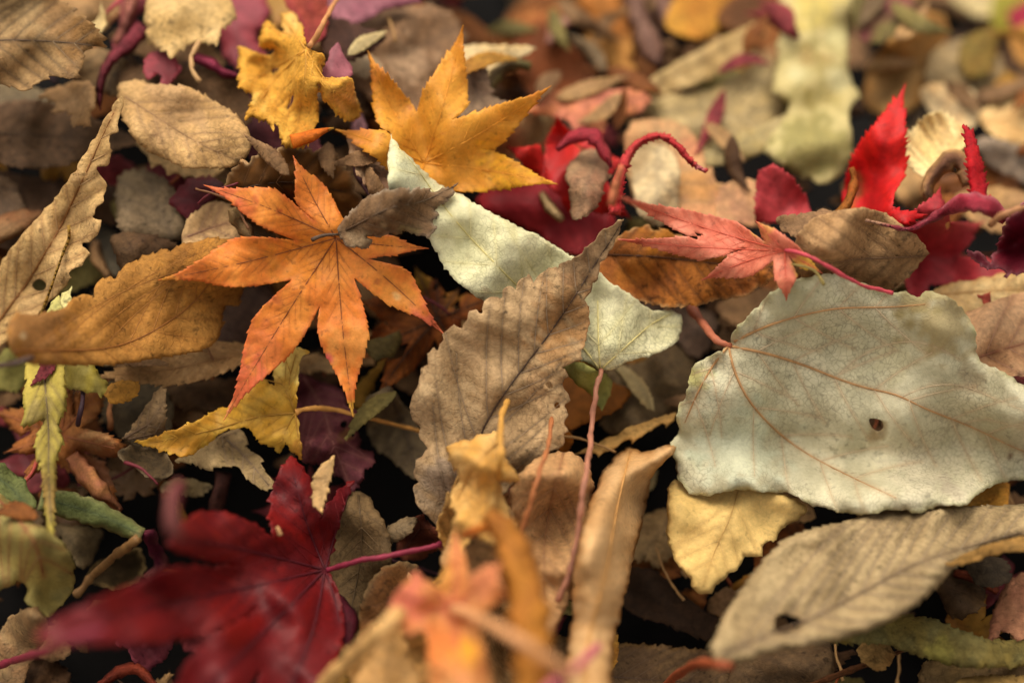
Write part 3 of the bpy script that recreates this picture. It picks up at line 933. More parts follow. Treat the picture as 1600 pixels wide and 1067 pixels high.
T('maple_leaf', 'rose red rounded lobe standing right of the salmon maple', '1182,350! 1180,300 1188,268 1212,260 1240,282 1262,315 1268,345 1250,358 1215,350', ('1225,355 1212,265',), teeth=(2, 10), col='c8464a', col2='ba3c42', tilt=(0, -10), lift=3, mat='smooth_leaf', res=7)
M('maple_leaf', 'crimson maple leaf under the tan leaf at the right', (1440, 400), [(1385, 330, 50, 1440, 345), (1470, 290, 60, 1480, 360), (1540, 345, 50, 1500, 400), (1640, 445, 36, 1520, 450), (1430, 480, 40, 1410, 430), (1340, 440, 40, 1390, 390)],
  col='bc3a40', col2='aa3038', mat='smooth_leaf', teeth=(3, 12), res=7)
M('maple_leaf', 'scarlet maple leaf holding one tall pointed lobe upright', (1355, 345), [(1415, 132, 82, 1398, 300, -6), (1450, 335, 26, 1385, 360), (1330, 400, 26, 1330, 345), (1275, 370, 24, 1315, 310)],
  um=0.42, teeth=(5, 12), dep=378, col='d4180f', col2='c8141a', tilt=(0, -9), lift=1, mat='smooth_leaf', res=6, spots=[(1340, 290, 22, '6a4a1a', .7), (1330, 320, 14, 'b0701a', .6)])
R('maple_leaf', 'thin scarlet toothed lobe standing beside the fluted leaf', '1532,330 1528,290 1522,250 1515,215 1508,198', (22, 26, 22, 16, 4), teeth=(4, 11), col='b8141c', col2='a01020', curl=2, lift=12, res=5)
R('curled_leaf', 'golden olive rolled scrap leaning on the scarlet lobe', '1290,345 1320,325 1335,285 1330,262', (10, 16, 14, 8), col='8f5a1c', col2='a8501c', curl=3, lift=8, res=5)
T('dried_leaf', 'brown soft leaf edge left of the scarlet maple', '1215,340 1250,335 1300,330 1300,370 1240,370', col='8c6a4a', **FAR)
# upper left corner
T('grey_leaf', 'dull grey green leaf at the left edge under the brown toothed leaf', '-30,130 60,140 90,160 60,175 -30,180', col='7a6c58', **FAR)
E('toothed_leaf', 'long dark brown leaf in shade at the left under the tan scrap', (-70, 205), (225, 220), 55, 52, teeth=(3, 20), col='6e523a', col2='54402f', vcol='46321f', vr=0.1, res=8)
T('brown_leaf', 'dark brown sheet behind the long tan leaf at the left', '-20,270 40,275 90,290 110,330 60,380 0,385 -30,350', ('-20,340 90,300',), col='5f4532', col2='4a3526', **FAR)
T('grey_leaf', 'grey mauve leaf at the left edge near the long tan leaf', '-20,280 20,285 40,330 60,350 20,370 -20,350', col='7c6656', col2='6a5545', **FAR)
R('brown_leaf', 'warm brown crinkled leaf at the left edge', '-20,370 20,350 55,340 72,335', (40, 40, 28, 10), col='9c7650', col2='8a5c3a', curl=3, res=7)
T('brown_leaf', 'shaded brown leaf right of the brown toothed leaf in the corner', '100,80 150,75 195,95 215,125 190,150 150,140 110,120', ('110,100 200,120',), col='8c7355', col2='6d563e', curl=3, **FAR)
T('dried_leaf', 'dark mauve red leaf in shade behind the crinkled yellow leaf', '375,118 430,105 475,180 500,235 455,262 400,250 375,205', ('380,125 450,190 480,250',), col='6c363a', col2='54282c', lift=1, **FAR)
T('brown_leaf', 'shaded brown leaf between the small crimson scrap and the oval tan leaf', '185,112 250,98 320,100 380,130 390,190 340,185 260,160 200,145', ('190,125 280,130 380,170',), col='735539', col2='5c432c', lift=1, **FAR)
T('maple_leaf', 'dusky red folded maple lobe at the top left', '195,-20 285,-25 270,10 235,16 215,25 200,60 190,80 175,72 190,40', ('230,-15 190,60',), col='9c4448', col2='7e2c3c', curl=4, lift=2, mat='smooth_leaf', **FAR)
R('curled_leaf', 'pink brown hanging strip at the top left', '208,-15 200,25 192,55 178,68', (20, 18, 20, 12), col='b07468', col2='9c5f5c', curl=4, cr=9, lift=4)
R('curled_leaf', 'dark magenta curled strip pointing down at the top left', '225,40 200,70 175,92 160,120 155,150 157,172', (34, 26, 18, 15, 11, 3), col='7e303a', col2='66262e', curl=4, cr=8, lift=2)
T('maple_leaf', 'small crimson scrap with two points at the top left', '228,92! 240,80 262,78 275,95 283,112 270,120 268,142! 255,130 250,115 232,122! 226,108', ('255,80 245,118', '258,82 268,138'), col='94343e', col2='7c2c34', mat='smooth_leaf', lift=2)
T('maple_leaf', 'dusty red maple leaf left of the crinkled yellow leaf', '330,-20 400,-20 420,20 400,60 425,100 380,110 350,85 345,60 330,40', ('360,-15 375,90',), col='a84850', col2='8c3440', mat='smooth_leaf', curl=3, **FAR)
R('curled_leaf', 'dark rose strip under the tan leaf at the top left', '300,88 330,100 350,115 375,120', (18, 20, 14, 8), col='8a3048', curl=3, res=6)
T('dried_leaf', 'dark red leaf piece behind the yellow crinkled leaf top', '440,-20 500,-20 510,40 490,70 470,50 455,20', col='9c4436', col2='8a3038', **FAR)
T('toothed_leaf', 'tan toothed leaf at the top left with a hanging stalk', '240,-15 300,-22 350,-10 368,25 345,45 338,66 300,67 285,75 268,85 258,76 240,72 228,52 232,45 226,30', ('312,68 320,20 325,-18',), teeth=(3, 16), axis=(-.3, .9), dep=376, col='cbb083', col2='b99c6c', vcol='a88a58', vr=.1, curl=3, lift=3, sec=(24, 50),
  stalk=dict(path='312,66 300,88 300,108 306,120 312,127', col='b08a5c', r0=.7, r1=.6, lift=1), spots=[(240, 38, 5, '5a4630'), (268, 32, 4, '6a5238')])
free_stalk('stalk', 'short pink red stalk at the top left edge', '200,-12 178,10 160,28', 'b04a50', r0=.7, r1=.5, lift=3)
T('bud', 'pale pointed bud below the pink red stalk', '158,2! 162,20 166,35 158,50 145,45 141,38 150,30 156,18', col='cfb98c', col2='b8a070', curl=5, cr=9, lift=3, cat='bud', res=4)
T('toothed_leaf', 'brown toothed leaf with dark ribs filling the top left corner', '-160,20 -80,-40 0,-60 60,-40 86,-6 92,4 112,12 118,24 138,34 156,56 162,72! 148,72 130,82 125,108 112,122 80,118 60,128 35,140 10,132 -60,128 -130,90',
  ('-150,55 -60,66 20,63 90,66 150,72',), teeth=(4, 20), dep=366, col='a08563', col2='86694a', vcol='4a3828', tilt=(0, -4), quilt=1.4, sec=(30, 42), lift=4, res=6, spots=[(130, 60, 45, '7a5428', .75), (20, 20, 50, 'a89272', .5)])
T('dried_leaf', 'tan scrap with stepped torn edge under the corner leaf', '60,152! 80,140 105,132 135,128 150,140 150,165 140,178 143,196! 113,194! 112,176! 82,175! 88,160', ('145,130 100,160',), col='b18c62', col2='a37c50', curl=3, lift=4, res=5)
T('toothed_leaf', 'tan toothed leaf edge showing under the oval tan leaf', '215,220 250,240 300,255 350,262 335,278 325,290! 318,278 308,290! 300,275 288,280! 278,268 262,272! 252,256 236,262! 230,245', ('230,235 330,268',), col='c5a67a', col2='b39262', lift=2, res=6)
T('oval_leaf', 'oval tan leaf lying flat left of the crinkled yellow leaf', '184,148! 188,132 215,126 240,132 268,134 300,140 318,150 345,165 362,175 385,200 393,222 386,244 365,260 330,263 290,262 262,250 240,240 215,222 200,198 188,175', ('196,152 240,180 300,218 345,240 378,254',),
  teeth=(2.5, 17), axis=(-.8, -.5), dep=363, col='c9a87c', col2='b8966a', vcol='8a6a48', vr=.11, tilt=(2, -3), quilt=.9, sec=(28, 40), lift=4, res=5.5, curl=2, spots=[(240, 212, 4, '5c4430'), (343, 221, 4, '5c4430'), (295, 247, 3, '5c4430'), (270, 160, 60, 'a0826a', .5)],
  stalk=dict(path='376,253 386,258 396,266', col='a07a50', r0=.6, r1=.5), seed=31)
T('grey_leaf', 'rounded grey brown leaf left of the orange maple tip', '183,285 205,268 235,270 262,285 280,310 290,345 285,372 250,376 205,372 185,345', ('270,372 230,280',), col='8e7c68', col2='786957', curl=3, quilt=.5, lift=1, seed=33)
T('maple_leaf', 'crimson leaf scrap behind the left orange maple tip', '262,318! 290,285 320,275 340,285 350,300 320,320 300,345 285,335', ('275,320 335,290',), col='561c22', col2='682028', mat='smooth_leaf')
T('curled_leaf', 'small grey curled leaf beneath the long tan leaf edge', '140,360 170,358 195,385 198,415 180,430 160,410 142,390', col='6e675c', col2='5a5248', curl=3)
T('brown_leaf', 'dark brown torn leaf under the tan leaf left of the orange maple', '175,368 230,365 262,375 285,395 250,420 215,410 195,425 180,400', col='6f5640', col2='584232', curl=2, noise=2)
T('dried_leaf', 'tan leaf with dark midrib under the orange maple left tip', '285,362 300,338 325,318 355,320 372,338 382,362 400,382 375,392 345,398 310,392 288,385', ('232,378 285,372 330,356 360,348',), col='c5a57e', col2='b39370', vcol='7a5540', curl=2, sec=(26, 45), quilt=.6, lift=1, seed=34)
R('curled_leaf', 'crumpled brown scrap beside the orange maple left lobe', '362,325 372,345 385,362 395,378', (16, 26, 22, 10), col='a0855e', col2='7c6244', curl=3, cr=9, noise=3, lift=2, res=4.5)
R('curled_leaf', 'pinkish tan curl under the long tan leaf', '150,375 150,400 162,420 172,435', (14, 22, 14, 10), col='b08a66', col2='93705a', curl=3, res=5)
T('brown_leaf', 'dusky purple brown leaf under the left orange maple lobes', '330,460 380,450 420,445 430,480 420,530 380,560 330,545', col='5f4a42', col2='4c3a34')
# left long tan leaf
T('toothed_leaf', 'long tan toothed leaf with a small hole pointing up at the left', '189,148! 192,165 184,190 183,205 170,215 172,235 168,258 152,262 166,290! 160,312 143,338 158,345! 148,372 128,382 140,395! 130,412 108,425 112,434! 95,455 78,470 50,500 10,535 -40,575 -70,590! -62,540 -30,470 0,415 25,378 60,338 100,292 130,245 150,212 168,180',
  ('-60,580 0,500 45,438 90,362 125,290 155,225 180,172',), dep=357, col='cdae7e', col2='bf9c6a', vcol='74491f', tilt=(6, -8), fold=.12, quilt=1.5, sec=(40, 38), lift=6, res=5, vr=.24, veinw=3.6, holes=('53,440 62,436 72,444 68,454 56,453 50,447',), spots=[(60, 446, 14, '8c6c48', .7), (10, 510, 3, '4a3626')], edge=('b08a58', 5, .6))
R('stalk_fragment', 'golden dry stalk lying on the long tan leaf', '107,352 108,372 100,392 88,425 76,460 64,492', (6, 5, 5, 4, 4, 6), col='b58432', col2='c8a04c', curl=2, cr=3, lift=1, res=3, cat='stalk')
T('bud', 'small cream green bud right of the stalk on the tan leaf', '72,492! 80,472 92,462 98,470 100,482 85,488', col='d8d48c', col2='c4bc70', curl=4, cr=8, lift=2, cat='bud', res=4)
T('bud', 'second pale bud scale leaning right above the cream bud', '94,468! 98,460 106,455 111,449! 110,465 104,480 97,482', col='dcd69c', curl=3, cr=7, lift=3, cat='bud', res=4)
# ---- left, lower
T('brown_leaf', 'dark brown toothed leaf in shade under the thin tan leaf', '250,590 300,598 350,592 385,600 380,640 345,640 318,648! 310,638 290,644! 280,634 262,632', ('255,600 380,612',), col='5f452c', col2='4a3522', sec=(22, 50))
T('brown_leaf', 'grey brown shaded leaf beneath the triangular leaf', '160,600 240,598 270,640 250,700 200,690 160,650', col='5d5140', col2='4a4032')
E('toothed_leaf', 'narrow tan leaf ridged with teeth under the orange brown leaf', (405, 545), (155, 588), 26, 34, bend=-8, teeth=(4, 17), kmax=.45, col='b08a5c', col2='9c764a', vcol='8a643c', sec=(18, 38), quilt=1.3, fold=-.2, lift=3, res=5)
R('seed', 'tiny pale seed under the narrow tan leaf', '162,569 172,568 184,568', (3, 7, 2), col='d2b88c', curl=2, cr=4, lift=3, res=3, cat='seed')
M('maple_leaf', 'orange brown crumpled maple leaf at the left edge', (95, 680), [(-15, 640, 40, 48, 672), (5, 708, 30, 55, 705), (30, 760, 20, 80, 720), (190, 797, 34, 130, 705, -6), (228, 712, 34, 130, 668), (172, 590, 46, 118, 648), (110, 590, 24, 88, 645), (60, 620, 26, 60, 655)],
  teeth=(3, 14), col='b67a44', col2='a1622f', noise=3, tilt=(0, -4), lift=2, vcol='8a5230', spots=[(160, 740, 40, 'b98466', .7), (150, 690, 30, 'c09a72', .7)], mat='dry_leaf', res=5.5, curl=2, cr=14)
R('curled_leaf', 'rolled orange brown lobe end hanging over the gap at the left', '112,710 132,738 158,768 190,798', (26, 36, 28, 8), col='b17848', col2='a86a4c', curl=5, cr=14, noise=1.5, lift=3, res=5)
T('triangular_leaf', 'dull brown triangular leaf tip standing beside the golden leaf', '190,685! 215,655 235,625 253,604! 258,640 256,680 240,690 215,688', ('195,684 235,660 252,640', '200,686 255,675'), col='9a8266', col2='876e52', vcol='6a523c', tilt=(3, -8), lift=4, res=5)
T('curled_leaf', 'curled grey leaf end with pale rim beneath the golden leaf', '185,705 205,698 230,699 252,705 266,722 266,740 250,749 230,744 212,732 195,722', col='4a3c2a', col2='3a2e20', edge=('8c7658', 3, .6), lift=1, res=4, wave=.9, quilt=1.5)
free_stalk('stalk', 'purple black stalk end standing on the orange brown maple', '131,608 127,638 122,664', '3c2830', r0=.65, r1=.65, lift=5)
free_stalk('stalk', 'orange brown pointed stalk right of the purple black one', '173,622 171,645 173,668', 'b0764a', r0=.5, r1=.9, lift=4)
free_stalk('stalk', 'thin red stalk above the green grass blade', '60,718 45,745 22,778', 'a04438', r0=.5, r1=.45, lift=2)
T('curled_leaf', 'tan curled leaf tip beneath the golden leaf by the dark gap', '250,762 275,748 300,750 330,760 310,774 280,772', col='6d5c44', col2='8c7a5a', edge=('b09a70', 3, .8), curl=2)
T('grey_leaf', 'grey brown crinkled leaf below the green grass blade', '85,820 120,822 158,828 150,860 130,885 112,870 98,845', ('90,825 130,870',), col='84745a', col2='6c5c46', curl=3, noise=2)
T('brown_leaf', 'thin dark leaf with pale curved rim in the gap at the left', '140,905 165,918 200,916 225,890 215,860 180,870 150,880', col='4a3a24', edge=('9c8050', 3, .9), curl=-3, cr=12)
R('grass_blade', 'flat green grass blade lying at the left edge', '-25,735 5,752 30,775 45,800', (40, 42, 40, 30), col='656a3c', col2='565c32', curl=.8, cr=9, lift=2, vcol='465034', vr=.05, cat='grass')
R('grass_blade', 'flat green grass blade with a torn brown end at the lower left', '62,778 110,790 160,806 222,836', (34, 40, 42, 22), col='656a3c', col2='565c32', curl=.8, cr=9, lift=2, vcol='465034', vr=.05, cat='grass', spots=[(218, 838, 12, 'a08858', .8)], edge=('9a9060', 3, .6))
free_stalk('twig', 'tan brown twig leaning from the green blade end to the lower left', '215,840 180,868 145,900 118,928', '7a5832', r0=1.3, r1=1.0, lift=2, cat='twig')
T('maple_leaf', 'yellow green maple leaf at the left edge under the big orange brown leaf', '-20,600! 0,560 20,540 60,545 85,568 60,575 40,600 20,610 0,605', ('60,560 10,590',), col='a59a52', col2='8f8848', mat='soft_leaf', lift=2, curl=2)
T('maple_leaf', 'yellow green lobe with greyish tip under the orange brown leaf', '85,562 140,560 150,580 172,605 165,622! 150,612 130,610 105,605 90,590', ('90,568 160,612',), col='b09c3c', col2='9a8c4c', mat='soft_leaf', curl=3, lift=3)
T('small_leaf', 'small golden leaf right of the yellow green lobe', '163,612 180,598 198,594 216,602 210,618 192,628 172,628', ('168,620 212,604',), col='b27c2c', col2='a0702c', curl=2, lift=2, teeth=(2, 10))
T('maple_leaf', 'long drooping yellow green lobe with dark midrib hanging at the left', '42,566 66,562 96,566 102,600 103,635 92,665 98,690 88,715 88,745 84,790 84,835! 76,832 70,790 66,745 58,712 56,685 70,655 50,662 35,665! 38,640 36,615 42,595',
  ('68,566 72,620 76,680 76,740 80,815',), teeth=(3, 13), axis=(.05, 1), col='b8a44c', col2='a69444', vcol='6a5a3a', fold=.35, lift=6, res=4.5, sec=(26, 30), curl=2, cr=10, spots=[(72, 770, 40, 'b08a4c', .8), (60, 650, 24, 'b8a878', .6)], mat='soft_leaf')
T('yellow_leaf', 'yellow olive leaf with red midrib at the lower left edge', '-20,765! 8,775 30,798 55,815 80,832 98,850 112,872 116,905 108,930 88,955 72,966! 55,955 38,938 42,918 30,908 12,918 -20,915', ('-15,770 25,808 55,850 68,900',), col='a3965c', col2='8f824c', vcol='8c5a38', fold=-.15, lift=10, tilt=(-4, 3), noise=2, curl=3, cr=20, res=5, mat='soft_leaf', sec=(26, 50), vr=.25)
T('dried_leaf', 'tan leaf standing at the lower left corner', '-20,1085 -5,1000 30,955 62,955 75,985 50,1030 25,1080', ('0,1080 55,965',), col='a58a68', col2='8c6c50', curl=4, lift=2)
R('curled_leaf', 'dark crimson crumpled scrap left of the big dark red maple', '232,828 240,855 252,880 230,905', (22, 18, 22, 14), col='5e1c30', col2='8c5a58', curl=4, noise=3, lift=1, res=5)
T('curled_leaf', 'dull crimson crumpled scrap under the dark red maple lobe', '180,1000 230,985 270,990 265,1015 235,1045 215,1040 200,1015', col='6f3038', col2='54202c', noise=3, curl=3)
R('curled_leaf', 'orange red curved leaf at the bottom left edge', '150,1075 185,1050 215,1045 245,1075', (12, 20, 18, 14), col='8c3a24', col2='6a2a1c', curl=3)
R('curled_leaf', 'brownish pink hanging scrap left of the dark red maple top', '350,738 345,765 335,800', (24, 20, 26), col='6f4c44', col2='5c3a38', curl=3, lift=2, res=5)
# ---- middle, under the orange maple
T('brown_leaf', 'dark orange brown leaf arched behind the orange maple', '352,290! 358,272 375,258 388,255 395,245 415,238 428,242 440,232 462,230 480,234 488,238 505,234 528,244 530,256 548,272 556,300 568,330 560,370 520,390 440,372 380,330', ('360,300 440,285 540,300', ),
  dep=364, col='845424', col2='64401c', vcol='35200e', edge=('b8966c', 3.2, .95), tilt=(0, -9), quilt=1.6, sec=(26, 55), mat='thin_leaf', lift=5, res=5)
R('curled_leaf', 'mauve stem like strip running down beside the arched brown leaf', '520,118 548,160 562,205 560,255 568,285 582,312', (18, 20, 26, 22, 14, 6), col='8a6468', col2='7a5258', curl=4, cr=10, lift=3)
T('dried_leaf', 'brown pink leaf right of the arched brown leaf', '545,210 585,215 610,240 612,300 590,310 565,280 550,250', col='8c6c5a', col2='a88a72', curl=3)
M('maple_leaf', 'dark orange maple leaf hidden under the orange maple right side', (685, 498), [(648, 415, 44, 664, 462), (682, 435, 30, 688, 465), (718, 450, 34, 705, 480), (775, 462, 40, 720, 500), (720, 560, 40, 680, 530), (588, 625, 46, 640, 535, 6), (545, 560, 60, 610, 515), (560, 470, 60, 640, 480)],
  teeth=(3, 13), col='a05c26', col2='86441c', vcol='3c2414', tilt=(0, -3), noise=2.5, spots=[(655, 440, 26, 'a8842c', .8), (700, 455, 26, 'a8742c', .7)], res=5, mat='dry_leaf', veinw=4)
R('maple_leaf', 'narrow golden toothed lobe by the orange maple bottom tip', '572,600 562,620 556,645 568,600', (22, 26, 6, 4), col='b5882e', lift=1)
T('maple_leaf', 'golden brown toothed leaf tip beneath the long orange lobe', '560,598 580,580 600,560 592,585 580,610 570,618 566,640! 556,630 550,615', ('592,565 565,630',), teeth=(2, 9), col='ac8030', col2='96702c')
T('grey_leaf', 'dull green brown scrap between the two orange maples', '570,535 600,525 625,520 622,545 600,560 575,555', col='6a5a30', col2='554a2c', curl=2)
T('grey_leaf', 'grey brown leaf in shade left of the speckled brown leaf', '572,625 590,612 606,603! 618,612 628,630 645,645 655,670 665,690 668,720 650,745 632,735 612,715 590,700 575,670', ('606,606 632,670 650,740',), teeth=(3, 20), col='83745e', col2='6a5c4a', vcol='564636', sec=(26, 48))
T('purple_leaf', 'dark purple brown leaf riddled with tears under the golden stalk', '468,585 490,590 515,602 535,612 545,635 560,645 556,665 565,690! 560,700 582,705! 583,725 570,735 560,760 548,775! 540,752 520,738 495,725 470,715 455,690 458,640', ('475,590 505,640 520,690 545,755',),
  teeth=(2, 13), axis=(.4, .9), dep=362, col='68363c', col2='57272c', vcol='7c4c46', quilt=1.4, noise=2.5, curl=2, cr=12, lift=1, res=4.5, holes=('532,660 538,656 543,660 540,668 533,667', '549,678 553,674 555,680 551,683'), spots=[(540, 680, 16, '7a5430', .7)])
T('dried_leaf', 'tan folded scrap under the orange maple bottom lobe', '465,575 470,560 495,555 520,568 525,580 500,580 478,582', ('468,575 520,572',), teeth=(2, 8), col='b79a74', col2='a08360', curl=2, lift=1)
T('toothed_leaf', 'beige toothed leaf tip pointing at the lower right below the golden leaf', '275,718 310,700 345,680 372,668! 382,680 385,700 402,712 410,730 428,758! 412,764 385,745 372,728 345,728 320,732 300,722', ('330,672 370,700 420,758',), teeth=(3, 15), col='ab9574', col2='94805f', vcol='75604a', lift=2, res=5, sec=(24, 50))
T('maple_leaf', 'golden yellow maple leaf with one lobe curling up under the orange maple', '213,692! 250,680 300,660 340,640 362,630! 376,614 392,598 408,583! 418,598 430,602! 428,572 440,551 460,543 483,549! 470,564 464,600 463,640 468,680 471,716! 455,702 446,690! 437,712! 425,698 405,690 390,668! 375,668 350,672 322,695 290,712 262,706 238,698',
  ('461,645 400,652 330,672 235,692', '461,645 440,600 412,592', '461,645 452,600 462,555', '461,645 448,670 438,700', '461,645 466,680 470,705'), teeth=(1.6, 12), axis=(-1, .2), dep=356, col='c8942c', col2='d2a640', vcol='946c24', tilt=(3, -7), noise=1.5, lift=4, fold=.1, res=4.5, spots=[(458, 570, 42, 'e2ca70', .85), (290, 685, 60, 'b97a24', .6), (470, 700, 20, 'a8642c', .6)], mat='smooth_leaf', sec=(24, 36), secmax=60,
  stalk=dict(path='462,645 485,638 515,639 560,650 610,661 656,674', col='c08844', r0=.75, r1=.5, lift=3))
# ---- centre right under layer
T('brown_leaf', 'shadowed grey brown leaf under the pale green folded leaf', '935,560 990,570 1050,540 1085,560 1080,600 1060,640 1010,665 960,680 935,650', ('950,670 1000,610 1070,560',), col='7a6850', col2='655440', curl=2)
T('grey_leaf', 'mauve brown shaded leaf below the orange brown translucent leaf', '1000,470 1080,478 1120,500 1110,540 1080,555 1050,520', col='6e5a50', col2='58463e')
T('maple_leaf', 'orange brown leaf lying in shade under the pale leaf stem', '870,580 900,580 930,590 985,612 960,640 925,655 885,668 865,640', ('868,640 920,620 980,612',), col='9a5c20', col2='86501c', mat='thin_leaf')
T('dried_leaf', 'orange rust bit right of the speckled brown leaf foot', '870,675 885,670 893,690 885,710 872,700', col='b06a26')
T('dried_leaf', 'small tan toothed leaf left of the yellow tan leaf under the pale leaf', '990,820 1020,800 1055,800 1060,850 1040,875 1025,885 1012,875 990,870', ('1050,810 1000,870',), teeth=(2, 12), col='9f8562', col2='8a7050', curl=2)
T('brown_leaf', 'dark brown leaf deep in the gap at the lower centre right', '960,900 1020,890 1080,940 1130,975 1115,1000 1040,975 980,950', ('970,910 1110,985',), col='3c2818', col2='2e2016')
T('brown_leaf', 'brown ribbed leaf at the bottom edge right of the rolled tan leaf', '860,1000 960,1005 1060,1012 1140,1025 1150,1085 1000,1100 860,1090', ('865,1050 1000,1060 1140,1070',), col='735c44', col2='5e4a38', edge=('8c6a3c', 4, .8), curl=2, sec=(26, 40), vcol='4a3626', quilt=1.4)
T('toothed_leaf', 'narrow tan toothed strip bridging the dark gap at the centre', '893,712! 930,693 985,668 1056,643! 1052,655 1040,668! 1036,662 1010,676 988,694! 984,686 955,704 934,714! 930,708', ('895,711 985,676 1052,648',), col='cba05e', col2='ba8c4c', curl=1.5, cr=8, lift=4, res=4, tilt=(0, -4))
T('dried_leaf', 'small golden orange leaf peeping out under the big pale leaf', '1475,795 1500,765 1545,748 1572,752 1575,780 1560,800 1500,808', ('1480,800 1565,760',), col='c4923c', col2='b57c30')
T('cream_leaf', 'cream leaf with orange rim behind the tan pink leaf', '1440,462! 1480,445 1530,436 1590,425 1650,420 1650,480 1590,485 1530,500 1490,498 1455,480', ('1445,462 1540,455 1645,450',), col='d9c49a', col2='cdb184', vcol='a88250', edge=('b98a4c', 4, .8), sec=(26, 40), quilt=1, lift=1, spots=[(1560, 470, 5, '6a4a34')])
T('maple_leaf', 'tiny red triangular scrap on the cream leaf at the right', '1527,461! 1546,458! 1545,476! 1538,471', col='a84838', lift=2, res=4)
T('toothed_leaf', 'tan pink leaf at the right edge behind the big pale leaf', '1500,500 1530,480 1570,464 1640,455 1700,480 1700,600 1640,625 1590,615 1540,590 1512,560', ('1518,562 1570,545 1690,515',), col='cda88a', col2='bd9474', vcol='8a5a40', lift=2, quilt=.8, sec=(34, 50), spots=[(1540, 516, 3, '4a3020'), (1592, 587, 6, '4a3020'), (1572, 465, 6, '6a5040')])
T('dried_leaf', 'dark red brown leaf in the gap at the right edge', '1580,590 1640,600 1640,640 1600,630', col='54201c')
# ---- lower right
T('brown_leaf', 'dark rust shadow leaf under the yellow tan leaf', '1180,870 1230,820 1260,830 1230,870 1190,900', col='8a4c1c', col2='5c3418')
T('brown_leaf', 'brown leaf beneath the large ribbed leaf at the bottom right', '1150,1030 1220,1010 1290,1000 1300,1060 1270,1100 1150,1100', col='6a5540', col2='54412f', curl=3)
R('twig', 'rust brown twig at the bottom right', '1240,1080 1320,1050 1400,1020 1450,1000', (10, 10, 8, 6), col='6f4426', curl=3, cr=5, lift=2, cat='twig', res=5)
T('dried_leaf', 'golden brown scrap in the dark at the bottom right', '1340,1010 1370,1000 1395,1020 1380,1045 1350,1035', col='8c6434', col2='a07c48', curl=2)
T('dried_leaf', 'tan brown leaf at the bottom right corner', '1440,1040 1520,1020 1600,1030 1640,1060 1620,1100 1460,1100', ('1450,1060 1620,1060',), col='8c7450', col2='7a6040', curl=3)
T('dried_leaf', 'orange tan leaf at the very bottom right edge', '1500,1062 1560,1055 1640,1062 1640,1100 1500,1100', col='b08c50', lift=2)
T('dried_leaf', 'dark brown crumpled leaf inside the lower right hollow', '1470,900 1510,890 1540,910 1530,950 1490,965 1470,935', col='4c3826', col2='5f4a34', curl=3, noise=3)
T('dried_leaf', 'pinkish tan leaf at the right edge in the lower right hollow', '1560,930 1590,900 1640,890 1640,1000 1600,1010 1570,985 1545,1000', ('1560,990 1630,920',), col='b07c5c', col2='a06a50', curl=3)
R('curled_leaf', 'rust red strip across the lower right hollow', '1490,895 1530,905 1560,925', (12, 18, 10), col='8c442c', curl=3)
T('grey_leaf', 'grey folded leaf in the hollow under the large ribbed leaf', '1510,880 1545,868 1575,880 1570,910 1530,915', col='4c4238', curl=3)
T('dried_leaf', 'olive gold leaf curving along the bottom right under the ribbed leaf', '1290,1000! 1340,968 1400,960 1450,965 1500,985 1560,1000 1650,1000 1650,1032! 1600,1040 1540,1042 1480,1036 1430,1022 1380,1006 1330,1004', ('1300,1000 1400,985 1500,1012 1640,1018',), col='7c6a34', col2='6a6440', curl=3, cr=14, lift=3, spots=[(1470, 1020, 30, '8c843c', .6)])
T('yellow_leaf', 'yellow tan leaf with pointed teeth below the big pale leaf', '1046,760 1075,748 1140,752 1210,765 1260,790 1248,812! 1225,822 1215,842! 1195,850 1190,868! 1165,872 1150,890 1130,905 1112,925! 1088,925 1075,900 1060,882! 1050,868 1042,830', ('1155,760 1140,810 1118,858 1100,912',),
  dep=350, col='dcc083', col2='cfae6a', vcol='b08c50', curl=3, cr=26, lift=3, mat='soft_leaf', sec=(34, 45), vr=.1, quilt=.9)
T('toothed_leaf', 'large beige grey ribbed leaf slanting across the lower right', '1113,1012 1122,985 1135,955 1160,920 1185,885 1210,858 1245,835 1290,822 1330,812 1360,798 1400,792 1470,792 1560,790 1680,785 1690,830! 1600,838 1545,850 1500,878 1455,925 1405,962 1350,985 1290,1003 1220,1012 1170,1028 1125,1036',
  ('1130,1020 1200,992 1280,960 1360,918 1430,882 1500,858 1600,830',), teeth=(3, 18), axis=(-.9, .4), dep=331, col='ac9a7c', col2='968468', vcol='66523e', fold=-.1, quilt=2.4, sec=(34, 38), tilt=(-2, 4), lift=8, curl=3, cr=16, res=6, holes=('1212,962 1232,960 1252,968 1246,980 1228,988 1212,986',),
  spots=[(1230, 972, 30, '7a624a', .6)], veinw=4.5)
T('toothed_leaf', 'dull orange brown rib edge under the large ribbed leaf', '1480,880 1540,852 1600,838 1660,842 1640,858 1570,862 1510,880', col='96703a', lift=1)

